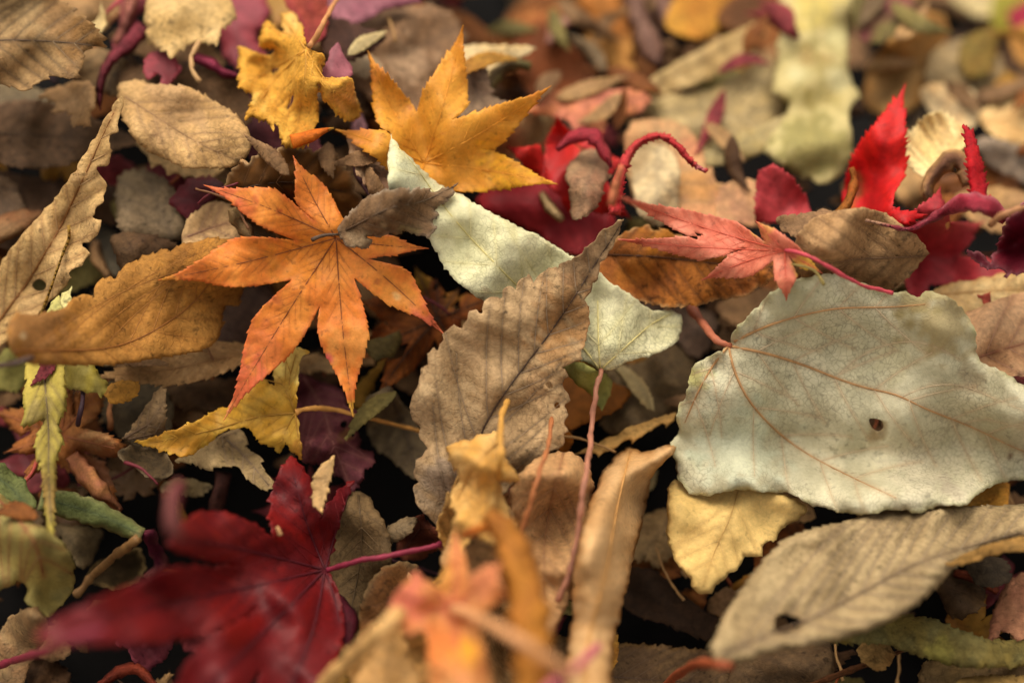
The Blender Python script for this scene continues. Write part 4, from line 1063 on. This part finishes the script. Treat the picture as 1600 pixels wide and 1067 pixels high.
# ---- narrow curled leaves and lobes lodged on top of the under layer
rk_ = random.Random(2024)
CLEAR = [(1375, 230, 120), (1275, 130, 110), (1450, 225, 90), (1525, 260, 70), (1020, 245, 90), (290, 195, 125), (1380, 920, 210), (1200, 950, 120), (1150, 830, 110),
         (330, 670, 110), (450, 120, 110), (70, 70, 130), (290, 60, 80), (90, 350, 150), (900, 250, 80), (1220, 310, 60), (700, 200, 60), (500, 690, 80), (70, 700, 90), (240, 30, 50), (190, 120, 60)]
for i in range(92):
    if i < 44: x, y = rk_.uniform(640, 1640), rk_.uniform(-20, 270)
    elif i < 62: x, y = rk_.uniform(-20, 640), rk_.uniform(-20, 380)
    else: x, y = rk_.uniform(-20, 1600), rk_.uniform(560, 1090)
    a = rk_.random() * 6.283; L = 34 + 36 * rk_.random(); q = rk_.random()
    if any(math.hypot(x - p_, y - r__) < k_ for p_, r__, k_ in CLEAR): continue
    cn = rk_.choice(['tan', 'brown', 'rust', 'brown', 'dull red', 'grey brown', 'golden', 'tan', 'pale', 'olive'])
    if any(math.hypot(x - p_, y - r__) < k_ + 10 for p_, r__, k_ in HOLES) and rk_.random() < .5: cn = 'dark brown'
    c1, c2 = PAL[cn]
    dx, dy = L * math.cos(a), L * math.sin(a) * .8
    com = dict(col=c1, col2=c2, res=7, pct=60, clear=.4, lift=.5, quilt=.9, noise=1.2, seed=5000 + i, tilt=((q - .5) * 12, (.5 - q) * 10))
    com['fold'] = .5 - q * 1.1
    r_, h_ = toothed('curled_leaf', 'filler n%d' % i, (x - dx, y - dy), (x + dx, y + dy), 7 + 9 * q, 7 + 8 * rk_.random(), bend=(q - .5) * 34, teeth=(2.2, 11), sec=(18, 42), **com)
    FILL.append((r_, (x, y), 'narrow', cn, L))
for i in range(26):
    x, y = rk_.uniform(-20, 1620), rk_.uniform(-20, 1090)
    if any(math.hypot(x - p_, y - r__) < k_ for p_, r__, k_ in CLEAR): continue
    a = rk_.random() * 6.283; L = 24 + 40 * rk_.random(); b = a + rk_.uniform(-.7, .7)
    pth = '%.0f,%.0f %.0f,%.0f %.0f,%.0f' % (x, y, x + L * math.cos(a), y + L * math.sin(a) * .8, x + L * math.cos(a) + L * math.cos(b), y + (L * math.sin(a) + L * math.sin(b)) * .8)
    cn, ch = rk_.choice([('brown', '6a4428'), ('tan', '9c7648'), ('dark red', '5c1c24'), ('rust', '84401c')])
    o_ = free_stalk('stalk', 'filler t%d' % i, pth, ch, r0=.32 + .2 * rk_.random(), r1=.28, lift=1)
    FST.append((o_, (x, y), 'stalk', cn, L))

# ---- top hero leaves
T('crinkled_leaf', 'pink mauve folded back flap on the crinkled yellow leaf', '497,128! 510,95 526,65! 540,90 551,112 545,122 520,126', ('505,125 527,75',), col='b26a74', col2='9e5862', lift=8, tilt=(0, -6), mat='smooth_leaf')
T('crinkled_leaf', 'crinkled yellow lobed leaf with small tears near the top left', '437,24! 448,20 462,24 472,42 480,72 492,82 508,88 500,118 515,122 545,120 552,132 556,150 566,175! 552,190 535,182 515,168 502,145 497,132 497,158 496,185 490,205 484,222 470,230 452,232 440,222 438,205 430,195 428,203! 415,188 398,184 384,186! 388,170 395,152 372,135! 374,110 372,72! 392,78 415,86 430,78 404,74! 408,55 412,38 425,35 435,48 445,50',
  ('478,78 478,110 470,160 462,220', '478,78 440,100 385,130', '478,78 455,45 440,28', '478,78 425,130 395,180', '478,78 515,135 555,175'), teeth=(2, 11), axis=(-.3, .8), dep=370, col='d9a544', col2='cf9434', vcol='c08a34', quilt=2.4, noise=2.5, sec=(30, 40), curl=2, cr=16, tilt=(-2, -6), lift=4, res=4.5,
  holes=('424,108 432,105 435,110 426,116', '448,172 452,158 458,148 458,158 452,170'), spots=[(535, 155, 30, 'cf9450', .8), (450, 35, 24, 'e3bd70', .7), (475, 215, 24, 'cc7c2c', .6), (400, 160, 20, 'e0b860', .6)],
  stalk=dict(path='485,72 500,45 515,18 530,-10', col='b07848', r0=.8, r1=.6, lift=8))
R('maple_leaf', 'orange pointed lobe tip touching the crinkled yellow leaf', '455,222 480,215 505,205 522,200', (22, 20, 10, 2), col='cf6c1c', col2='c85c1c', curl=2, lift=3, spots=[(520, 200, 6, 'a89a3c', .8)])
M('maple_leaf', 'yellow orange maple leaf with five long lobes at the top centre', (663, 255), [(574, 79, 58, 651, 176, -6), (723, 40, 70, 706, 188, 4), (862, 134, 62, 752, 234, 6), (872, 288, 62, 720, 300, -4), (640, 330, 40, 630, 290), (524, 202, 46, 612, 212, 3)],
  um=.46, teeth=(3, 13), dep=359, col='e0a038', col2='d99230', vcol='cf8a2c', tilt=(1, -9), noise=1.5, lift=5, res=5, spots=[(590, 110, 36, 'd98642', .8), (722, 60, 26, 'd98636', .7), (850, 145, 30, 'da7c2c', .7), (560, 208, 36, 'da8a4c', .8), (800, 275, 60, 'e8ac28', .7), (640, 170, 5, 'b0503c', .6), (690, 210, 4, 'b0603c', .6)], vr=.12)
T('folded_leaf', 'translucent orange brown leaf with dark midrib under the salmon maple', '935,432 940,405 955,380 975,365! 992,357 1012,354 1022,360 1040,360 1055,368 1078,373 1105,385 1125,398 1150,405 1195,402 1235,400 1248,412! 1225,425 1200,442 1180,452 1165,462! 1150,463 1120,470 1090,476 1060,479 1030,477 1000,468 975,458 950,445',
  ('938,398 1000,400 1060,405 1120,412 1190,418 1240,412',), teeth=(2.2, 18), axis=(-1, 0), dep=364, col='a46426', col2='8c5020', vcol='40240f', edge=('c49a66', 2.4, .8), mat='dry_leaf', tilt=(0, -5), quilt=2.2, sec=(30, 52), lift=2, res=5, spots=[(1030, 370, 30, 'a86c1c', .5)])
T('brown_leaf', 'soft brown leaf with dark midrib lying behind the big pale leaf', '1236,395 1252,362 1275,340 1305,330 1345,325 1380,332 1410,352 1440,378 1452,398! 1435,415 1410,440 1380,460 1330,455 1270,440 1235,420', ('1452,400 1400,402 1340,405 1280,412 1240,400',),
  teeth=(1.5, 18), dep=365, col='b48e63', col2='a37e55', vcol='6f5238', quilt=1, sec=(32, 42), lift=0, pct=60, tilt=(0, -6), res=5)
R('curled_leaf', 'magenta curled strip with pale tip over the crimson maple', '1352,344 1385,352 1420,358 1450,345 1480,328 1510,316 1545,322 1572,345', (4, 6, 7, 11, 20, 30, 32, 20), dep=362, col='98283a', col2='82202e', edge=('b0646c', 4, .8), curl=2, cr=9, lift=3, pct=80, res=4.5, spots=[(1362, 346, 24, 'd5b49a', .9)])
T('maple_leaf', 'dark crimson crumpled maple lobe with frayed rim at the right edge', '1612,300! 1590,330 1572,352 1562,382 1555,392 1548,410! 1535,398 1515,392 1520,405! 1545,420 1560,418 1575,430! 1600,425 1650,420 1650,310', ('1640,380 1590,390 1540,395',), dep=362, col='7c1428', col2='5f1424', edge=('b07078', 2.5, .8), noise=4, curl=3, cr=12, lift=6, tilt=(2, -5), res=4.5, mat='smooth_leaf')
free_stalk('stalk', 'brown curved stalk at the right beside the dark crimson lobe', '1548,352 1562,338 1585,328 1612,322', 'a0704c', r0=.9, r1=.6, lift=6)
# pale long folded leaf
T('folded_leaf', 'long pale green folded leaf running diagonally under the brown speckled leaf', '610,212! 625,232 648,252 668,272 690,290 725,308 765,330 800,348 840,368 875,388 900,402 935,425 960,445 990,463 1005,478! 1016,484 1035,484 1048,486 1064,492! 1066,510 1060,530 1035,548 1010,560 990,562 970,572 952,578 938,580! 920,568 890,552 850,530 815,505 785,482 760,472 735,456 712,440 700,425 684,400 670,376 650,345 625,322 608,296 606,255',
  ('938,578 900,530 850,480 812,450 770,408 730,366 690,318 650,262 618,226', '938,578 935,530 934,470', '938,578 985,535 1020,505 1050,490'), dep=356, col='d8d6b4', col2='cac9a4', vcol='c4b678', mat='pale_leaf', tilt=(-2, -6), fold=.07, quilt=.9, sec=(62, 45), lift=3, res=5, curl=.4, cr=10, vr=.16, vstr=.4,
  spots=[(782, 435, 10, '8f8468', .5), (730, 400, 6, '8f8468', .4), (640, 260, 50, 'c4c8a8', .6), (760, 455, 8, '9a7a5c', .5)], noise=1.4)
T('folded_leaf', 'yellow green turned under base lobe beneath the pale folded leaf', '938,582! 915,568 885,565 880,575 900,600 920,615 940,641! 950,625 958,600 950,588', ('938,582 910,578', '938,582 938,635'), col='a8a45c', col2='8c8a3c', mat='soft_leaf', tilt=(0, 3))
# big pale leaf
T('heart_leaf', 'big pale grey green heart shaped leaf with a small hole at the right', '1138,540! 1150,515 1165,498 1192,470 1225,445 1262,432 1305,428 1340,440 1372,452 1392,458! 1412,455 1432,462 1455,455 1485,468 1510,492 1524,520 1527,555 1545,572 1575,585 1610,610 1680,640 1700,700 1680,735 1600,748 1560,756 1530,772 1508,788 1470,790 1440,800 1395,796 1345,804 1300,797 1262,786 1230,770 1190,768 1150,766 1100,774 1078,770 1062,748 1054,720 1048,690! 1060,672 1060,640 1075,610 1078,588 1085,568 1112,556 1128,548',
  ('1138,540 1200,553 1260,572 1310,592 1350,605 1400,617 1450,640 1520,668 1600,705 1680,730', '1138,541 1148,580 1170,625 1210,670 1260,708 1320,740 1400,778', '1138,539 1185,515 1240,496 1310,482 1390,480 1450,475', '1138,541 1115,570 1092,610 1070,660'),
  extra=[P('1305,590 1340,560 1380,540 1430,534 1475,548 1500,562')[0], P('1410,620 1450,604 1500,602 1560,625 1620,650')[0], P('1505,662 1540,655 1600,670')[0]], sec=(64, 46), secmax=110, dep=357, col='cfcbb2', col2='b5b198', vcol='a87f54', mat='pale_leaf', vstr=.38, vr=.2, veinw=3,
  tilt=(-1, -12), fold=-.02, quilt=1.3, noise=1.5, nscale=230, lift=0, pct=80, res=6, wave=.8, holes=('1358,655 1368,654 1378,658 1380,668 1372,674 1362,668',),
  spots=[(1465, 505, 66, '9a875a', .8), (1430, 470, 40, '96885c', .8), (1510, 590, 24, '8f7c60', .6), (1366, 672, 22, '8a7048', .8), (1330, 600, 40, 'a8a07c', .3), (1275, 688, 4, '6a5a44'), (1180, 620, 34, 'a49c78', .5), (1285, 655, 44, 'a09678', .45), (1420, 690, 40, 'a69a7c', .5), (1230, 740, 30, 'a8a48a', .5), (1530, 600, 16, '8a7a60', .6), (1560, 690, 36, 'a09474', .5), (1480, 760, 22, '9a8c78', .6), (1090, 720, 20, 'a0a080', .5), (1395, 560, 40, 'a8a07a', .5), (1580, 712, 5, '6a4a34'), (1340, 500, 40, 'a8a484', .3), (1085, 590, 24, 'b0a852', .6), (1240, 450, 70, 'a8a67c', .4), (1150, 700, 90, 'b8c4ac', .4), (1500, 650, 80, 'b0a484', .4), (1450, 740, 70, 'b8ac94', .4)],
  edge=('a8a060', 5, .5), stalk=dict(path='1142,541 1120,530 1098,506 1080,482', col='a05c42', r0=.9, r1=1.3, lift=3))
M('maple_leaf', 'salmon pink maple leaf stretching left with one yellow green lobe', (1226, 392), [(957, 304, 40, 1085, 362, -5), (966, 375, 36, 1168, 388, -3), (1096, 438, 44, 1208, 406, 4), (1229, 471, 34, 1232, 400, 0), (1286, 427, 18, 1250, 388), (1180, 345, 26, 1150, 346)],
  um=.48, teeth=(2.5, 11), dep=354, col='e08c70', col2='da7a5e', vcol='b8503c', tilt=(0, -8), noise=.8, lift=1, pct=75, res=4.5, spots=[(1262, 410, 30, 'cfa838', .95), (1195, 352, 26, 'cc9a4c', .8), (1228, 455, 20, 'd88a62', .6)], vr=.1,
  stalk=dict(path='1226,391 1262,400 1300,420 1345,444 1394,457', col='b0404a', r0=.55, r1=.5, lift=2))
free_stalk('stalk', 'thin olive hair like stalk curving over the big pale leaf top', '1240,412 1262,418 1280,432 1290,447', '7a6a38', r0=.3, r1=.4, lift=1)
# orange brown big leaf at left
T('toothed_leaf', 'large orange brown toothed leaf curving across the left', '12,530 14,505 28,490 50,494 75,488 100,482 112,468 130,462 145,466 150,445 172,432 178,440! 195,415 215,408 222,400! 232,402 255,390 262,396! 285,382 310,378 330,372 360,376 372,378! 382,400 383,430 378,455 372,478! 350,480 345,515 330,540 290,552 250,558 205,566 150,570 95,570 45,568 20,552',
  ('20,548 90,548 160,545 210,532 260,505 305,470 335,430 355,390',), teeth=(3, 17), axis=(.8, -.5), dep=352, col='ab7838', col2='97662c', vcol='7a4a1c', tilt=(-6, -3), quilt=1.6, noise=.6, sec=(40, 44), lift=2, pct=75, res=5, curl=.6, cr=12, mat='dry_leaf', hump=((20, 530, 90, 10),), spots=[(60, 515, 60, '8a6038', .7), (35, 525, 6, 'd8c4a0', .7), (330, 420, 60, 'b87c30', .5)], vstr=.35)
free_stalk('stalk', 'blurred dark brown stalk reaching in from the left edge', '-20,572 5,570 30,566 50,560', '4c3a34', r0=.8, r1=.6, lift=8)
# orange maple
M('maple_leaf', 'large orange maple leaf with seven pointed lobes left of centre', (525, 372), [(458, 243, 50, 491, 346, -3), (318, 289, 58, 461, 376, 4), (246, 438, 76, 456, 437, -4), (349, 657, 78, 500, 478, 3), (552, 652, 76, 553, 434, 3), (694, 522, 58, 577, 405, -5), (670, 388, 34, 545, 358, 3)],
  um=.50, teeth=(2.2, 12), pct=88, dep=352, col='e48e38', col2='de8030', vcol='7a4420', vstr=.28, veinw=2.0, vr=.10, tilt=(0, -7), noise=.7, fold=.045, quilt=.5, sec=(20, 34), secmax=44, lift=6, res=4, maxv=90, cat='leaf',
  spots=[(335, 300, 40, 'd2623a', .8), (380, 325, 20, 'cf5a38', .6), (262, 437, 16, 'd0a238', .8), (300, 437, 50, 'd06a30', .5), (355, 640, 26, 'd08a4c', .7), (375, 600, 50, 'cc5c3c', .8), (410, 540, 46, 'd0623a', .5), (552, 640, 22, 'd0a23c', .9), (550, 540, 50, 'dc964a', .7), (610, 470, 44, 'dc9038', .7), (430, 470, 14, 'b8582c', .5), (540, 520, 9, 'b05a2c', .5), (398, 310, 7, 'b04a28', .6), (415, 470, 5, 'a04424', .6), (590, 440, 6, 'a85028', .6), (480, 520, 8, 'b85a30', .5), (670, 505, 36, 'd0624a', .8), (512, 560, 10, 'c8485a', .7), (437, 331, 5, 'b84c28'), (620, 462, 8, 'dcb878', .6), (470, 400, 60, 'dc8a2c', .5)], edge=('cc5c34', 5, .55))
T('curled_leaf', 'small grey brown curled leaf lying on the orange maple centre', '528,366! 530,352 542,340 550,328 565,316 582,305 600,299 618,296 636,293 640,302 652,296 668,294 676,300 690,296 700,294 716,286! 708,300 698,314 682,326 684,338 676,346 680,360 668,371! 652,368 636,362 610,366 592,370 574,368 580,376 576,388! 560,388 542,383',
  ('528,366 560,350 610,325 660,315 708,292',), teeth=(2, 12), axis=(.9, -.4), dep=350, col='7c5f42', col2='68503a', vcol='54412f', edge=('a3927c', 2.5, .8), quilt=.9, sec=(24, 45), lift=0, pct=60, hump=((600, 330, 50, 3),), curl=3, cr=14, res=4, spots=[(560, 375, 20, '8c7a66', .7), (640, 362, 16, '7a6a40', .6), (600, 352, 8, 'a8987c', .6)],
  stalk=dict(path='529,366 515,366 500,370 488,376', col='4c3a2c', r0=.4, r1=.5))
# speckled brown hero
T('toothed_leaf', 'speckled brown ribbed leaf standing upright in the centre', '976,342! 965,347 948,357 937,366 925,381 915,386 912,398! 898,402 888,408 873,413 871,424! 868,416 856,420 842,430 834,442 829,428! 818,434 808,440 806,452! 797,446 788,452 784,468! 778,464 766,462 757,472 752,490 742,484! 734,486 728,500 722,512 710,508! 702,512 694,520 690,535 685,548 679,543! 670,552 668,566 658,580 654,600 644,620! 641,640 646,655 655,668 656,685 668,700 658,712 650,722! 645,740 652,750! 646,762 650,785 668,805 690,832 700,836! 715,825 740,800 790,770 820,735 850,712 872,702 884,690! 880,680 888,672 880,660 888,648! 882,636 890,625 886,612 878,600 884,590 890,588! 884,578 880,572 900,566 908,560 905,556! 912,545 916,530! 914,520 922,505 920,490 920,478! 914,468 925,455 926,445! 932,440 936,425! 938,412 950,398 960,378',
  ('698,836 722,765 742,715 756,668 790,612 825,565 852,530 880,490 905,452 930,412 955,375 970,350',), axis=(.5, -.85), dep=350, col='b89e80', col2='a0876a', vcol='3e2c20', edge=('7c5c40', 3, .6), tilt=(-1, -8), fold=.08, quilt=1.3, noise=1.2, sec=(42, 38), secmax=180, lift=3, res=3.6, vr=.19, veinw=2.9, vstr=.6,
  holes=('852,600 858,596 864,604 858,608', '866,632 872,628 875,636 868,638'), spots=[(900, 480, 70, '8f6438', .75), (920, 420, 60, '7e6044', .6), (870, 545, 40, 'a07444', .6), (790, 487, 4, '2c2018', .95), (700, 620, 50, 'b5a084', .5), (690, 760, 60, '8f8074', .6), (700, 750, 40, '94847c', .5), (840, 600, 30, 'a8845c', .6), (740, 540, 40, 'a88c70', .5)])
# stem of the pale folded leaf hangs over the lower leaves (built after them)
# ---- bottom centre
T('rust_leaf', 'rust red leaf piece under the crimson stalk', '620,860! 628,835 645,812 655,803 672,822 690,838 680,860 655,875 630,872', ('625,865 665,815',), col='6f3a24', col2='552818', vcol='3c1c14', curl=2, lift=2)
T('grey_leaf', 'grey scrap left of the rust red leaf piece', '600,830 625,812 648,808 640,832 620,845 605,848', col='7c6a54', curl=2)
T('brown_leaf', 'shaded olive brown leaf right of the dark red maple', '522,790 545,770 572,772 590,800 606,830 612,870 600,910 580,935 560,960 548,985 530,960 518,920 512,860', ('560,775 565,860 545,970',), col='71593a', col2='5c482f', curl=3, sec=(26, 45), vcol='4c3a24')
T('brown_leaf', 'dark orange brown rolled leaf under the pink orange maple', '560,960 572,920 590,895 615,880 640,878 655,890 650,920 625,960 600,985 560,1000', ('600,890 605,940 580,990',), col='6c4420', col2='54391f', curl=4, cr=22, edge=('8c7450', 3, .7), lift=2)
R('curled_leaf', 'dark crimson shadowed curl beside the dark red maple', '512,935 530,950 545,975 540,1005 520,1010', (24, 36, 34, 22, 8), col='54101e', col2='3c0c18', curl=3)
E('toothed_leaf', 'tan brown leaf lying low at the bottom edge under the pink orange maple', (700, 1110), (640, 900), 40, 46, col='b08a5e', col2='94704a', vcol='6f5236', quilt=1.6, sec=(28, 42), lift=1)
T('curled_leaf', 'crumpled golden tan leaf between the two bottom maples', '560,1010 600,975 650,985 690,1020 680,1070 640,1110 570,1110 545,1060', ('560,1100 640,990',), col='b98c50', col2='a07440', quilt=2, noise=3, lift=1)
T('curled_leaf', 'crumpled tan leaf behind the golden curved strip at the bottom centre', '700,890 740,860 790,850 830,900 850,970 840,1050 800,1100 740,1100 720,1020 700,960', ('730,880 770,970 790,1080',), col='b89262', col2='9c7448', quilt=2, noise=3.5, lift=1)
R('curled_leaf', 'light brown rolled leaf edge between the ribbed leaf and the golden strip', '790,880 815,930 838,980 850,1040 860,1100', (20, 30, 26, 30, 26), col='c09a68', col2='a87c4c', curl=4, cr=12, lift=2)
T('curled_leaf', 'yellow brown torn leaf left of the yellow tan curled leaf stalk', '690,800 705,770 722,742 735,760 730,800 745,830 735,860 710,870 695,850 685,830', ('700,860 722,760',), col='c99c5c', col2='b58444', quilt=2, noise=3, lift=3)
T('dried_leaf', 'tan ribbed leaf standing at the bottom centre', '838,716 858,708 885,705 908,714 925,740 926,775 915,820 905,870 895,920 880,960! 872,968 860,1000 840,990 826,940 812,890 800,850 796,800 800,760 815,738', ('880,708 862,780 850,860 855,990',), teeth=(1.5, 14), axis=(0, 1), dep=345, col='caa47c', col2='b8906a', vcol='a0734c', quilt=1.8, sec=(34, 42), noise=2, curl=4, cr=18, lift=5, tilt=(0, 4), res=5)
T('dried_leaf', 'tan curled leaf edge left of the ribbed bottom leaf', '690,870 705,840 722,815 740,800 775,790 800,800 805,850 790,880 750,900 715,905 695,890', ('700,880 760,830 800,805',), col='b08c64', col2='9c7850', curl=4, lift=4)
free_stalk('stalk', 'orange stalk leaning on the tan ribbed bottom leaf', '861,652 858,690 846,725 832,775 820,815 805,850', '985c34', r0=.55, r1=.7, lift=5)
T('curled_leaf', 'yellow tan curled leaf with stalk in front of the speckled brown leaf', '699,700! 712,690 735,686 752,678 776,676 782,690 790,715 805,740! 812,748 792,752 782,752 786,770 795,800 790,830 770,850 745,838 728,850 712,880 705,840 712,800 704,775 716,752 712,735 702,718', ('783,690 780,740 776,800 765,845', '780,690 740,730 715,780'),
  dep=334, col='ddb26c', col2='cf9a4c', vcol='a5783c', quilt=2, noise=3, curl=4, cr=16, lift=5, pct=75, tilt=(2, 2), res=5, stalk=dict(path='781,745 781,705 785,660 791,627', col='b5843c', r0=.8, r1=.75, lift=7), mat='soft_leaf')
R('curled_leaf', 'orange twisted scrap on the yellow tan curled leaf', '720,838 745,828 775,820 800,812', (10, 18, 20, 8), col='cf7c2c', col2='c86a2c', curl=4, cr=8, lift=12, noise=3)
free_stalk('stalk', 'long reddish stalk hanging down from the pale folded leaf', '938,578 930,622 924,670 918,725 908,790 900,850 888,900 872,938', '94624c', r0=.7, r1=.8, lift=9)
R('dried_leaf', 'golden brown curved strip at the bottom centre', '760,800 795,840 815,900 828,970 835,1100', (26, 52, 60, 62, 60), col='b5762c', col2='9c5f26', curl=7, cr=26, lift=10, tilt=(0, 4))
T('rolled_leaf', 'tan leaf rolled into a tube standing at the bottom centre', '928,768 940,740 960,715 975,702 990,700 1010,706 1035,696 1059,692! 1050,712 1030,730 1016,760 1008,800 998,840 986,890 972,950 958,1010 950,1100 880,1100 885,1030 893,960 897,900 903,850 915,800', ('985,705 965,790 945,900 920,1000 912,1090',),
  dep=336, col='cfa674', col2='bf9462', vcol='b5844a', curl=9, cr=38, lift=12, tilt=(0, 8), res=6, mat='soft_leaf', sec=None, quilt=0, edge=('c08038', 6, .7), spots=[(945, 815, 4, '8a6a40', .8), (920, 800, 3, '3c2c1c', .9)], noise=1.2)
T('dried_leaf', 'tan blurred leaf at the bottom edge left of centre', '545,1100 570,1040 600,990 620,985 640,1030 650,1100', ('600,1095 612,1000',), col='bf935c', col2='ad8048', curl=5, cr=24, lift=8)
# dark red maple in front
T('maple_leaf', 'dark red maple leaf out of focus at the lower left front', '512,888! 522,850 536,800 553,748! 528,768 508,795 500,815! 497,785 488,755 474,730 455,711! 438,735 426,768 422,805 428,842! 412,828 385,812 350,800 312,800 285,818 262,850! 300,868 340,878 378,884! 330,884 270,888 200,916 130,946 80,972 52,996! 120,1002 200,1004 280,998 350,978 405,948! 370,970 322,1004 288,1045 268,1110 262,1160! 330,1130 380,1080 408,1045! 402,1090 410,1160 440,1200! 480,1130 510,1075 532,1015 538,965 528,925',
  ('508,890 420,868 340,850 275,845', '508,890 480,820 458,740', '508,890 525,830 545,770', '508,890 400,915 250,945 90,985', '508,890 430,970 340,1060 290,1120', '508,890 490,980 455,1080 440,1170', '508,890 522,930 530,975'),
  sec=(30, 34), secmax=90, teeth=(2, 18), axis=(-.8, .3), dep=317, col='7c1210', col2='6a1014', vcol='480c16', vstr=.6, veinw=6, tilt=(-5, 3), lift=8, noise=1.6, fold=.08, res=6, mat='smooth_leaf', hump=((110, 985, 130, 30), (280, 800, 70, 22), (450, 730, 60, 9)), vr=.2,
  spots=[(460, 810, 60, '80100c', .7), (350, 850, 50, '74140e', .7), (280, 920, 50, '74161c', .6), (430, 1060, 80, '5e1016', .7), (300, 1060, 70, '66121a', .6), (100, 980, 70, '762429', .8), (545, 790, 40, '620f16', .7), (360, 955, 60, '80100a', .6)],
  stalk=dict(path='510,890 560,876 620,866 690,850', col='7a2438', r0=.75, r1=.65, lift=4))
free_stalk('stalk', 'dark pink stalk under the dark red maple at the lower left', '-20,1045 60,1020 110,1000 160,985', '702030', r0=1.1, r1=.9, lift=2)
T('dried_leaf', 'small tan chip stuck on the dark red maple top lobe', '523,712! 519,735 513,755 510,775 503,798! 490,788 486,765 491,745 504,725', ('518,720 500,790',), col='d0ac7a', col2='c09a68', lift=3, curl=2, cr=8, res=4)
R('dried_leaf', 'tiny tan fleck on the dark red maple beside the chip', '432,822 438,836', (6, 7), col='c89868', lift=1, res=3)
R('curled_leaf', 'pale pink blurred lobe tip rising from the dark red maple', '275,842 268,810 272,775 285,752', (26, 24, 26, 22), col='8c5a58', col2='6c2c34', curl=4, lift=20)
# pink orange maple, nearest
T('maple_leaf', 'blurred pink and orange maple leaf nearest the bottom centre', '604,962! 615,935 632,912 652,890! 668,908 688,918! 698,880 713,828! 726,870 732,908! 748,892 765,884 784,878! 778,905 792,928! 775,942 755,955 742,966! 752,1000 765,1050 762,1110 690,1112 672,1050 670,1005 664,982! 640,988 618,975',
  ('706,950 660,955 615,960', '706,950 675,920 655,898', '706,950 712,900 713,840', '706,950 745,915 778,885', '706,950 715,1010 725,1090'),
  sec=None, dep=300, col='d0925a', col2='ca8048', vcol='b86a48', tilt=(0, 6), lift=24, noise=2, res=6, spots=[(630, 945, 46, 'cc6a58', .85), (655, 900, 26, 'cc6c5c', .8), (760, 900, 40, 'd8845c', .7), (690, 900, 36, 'dca050', .8), (690, 1010, 40, 'cc6c2c', .7), (735, 1020, 26, 'dca02c', .8), (706, 950, 24, 'b85a50', .6)],
  stalk=dict(path='712,952 760,972 810,1000 850,1025 885,1050', col='c08a5c', r0=1.4, r1=1.1, lift=6))
free_stalk('stalk', 'thick blurred tan stalk crossing the bottom left of centre', '622,962 585,995 540,1035 490,1085', 'bf955c', r0=2.0, r1=1.6, lift=16)
free_stalk('stalk', 'pink red stalk tip low on the rolled tan leaf', '935,1010 905,1038 870,1065 850,1085', 'b8606a', r0=1.0, r1=1.0, lift=6)
free_stalk('stalk', 'rust orange curved stalk at the bottom edge right of centre', '1030,1080 1065,1050 1095,1036 1140,1040', '8c4426', r0=1.1, r1=1.1, lift=8)

# ================================================================== names for the under-layer leaves: where each one lies
heroes = [(r, c, l, a) for r, c, l, a in THINGS if not l.startswith('filler')]
KIND = {'narrow': 'narrow curled leaf', 'stalk': 'thin stalk', 'fragment': 'torn leaf scrap', 'toothed': 'toothed leaf', 'maple': 'maple leaf'}
used = set(l for _, _, l, _ in heroes)
for r_, (x, y), kind, colr, L in FILL + FST:
    inpic = -30 < x < 1630 and -30 < y < 1097
    best = sorted((math.hypot(c[0] - x, c[1] - y), l, c) for _, c, l, a in heroes if a > 5000)
    if '_f' in r_: del r_['_f']
    for d, l, c in best:
        dx, dy = x - c[0], y - c[1]
        where = ('left of' if dx < 0 else 'right of') if abs(dx) > abs(dy) else ('beyond' if dy < 0 else 'below')
        short = ' '.join(l.split()[:9])
        while short.split()[-1] in ('the', 'at', 'with', 'and', 'of', 'in', 'on', 'a', 'under', 'by', 'behind', 'near', 'lying', 'left', 'right', 'small', 'showing', 'one', 'into', 'top', 'lower', 'dark', 'big', 'red', 'yellow', 'orange', 'pale', 'to', 'its', 'across', 'beyond', 'beside', 'beneath', 'up', 'two', 'crimson', 'brown', 'bottom'):
            short = ' '.join(short.split()[:-1])
        size = ('short ' if L < 55 else 'long ') if kind == 'stalk' else 'small ' if L < 74 else ('wide ' if L > 95 else '')
        t = '%s%s %s, %s the %s' % (size, colr, KIND[kind], where, short)
        t = ' '.join(t.split()[:16])
        if t not in used: break
    used.add(t)
    r_['label'] = t
    r_['group'] = 'stalks of the under layer' if kind == 'stalk' else 'leaves of the under layer'
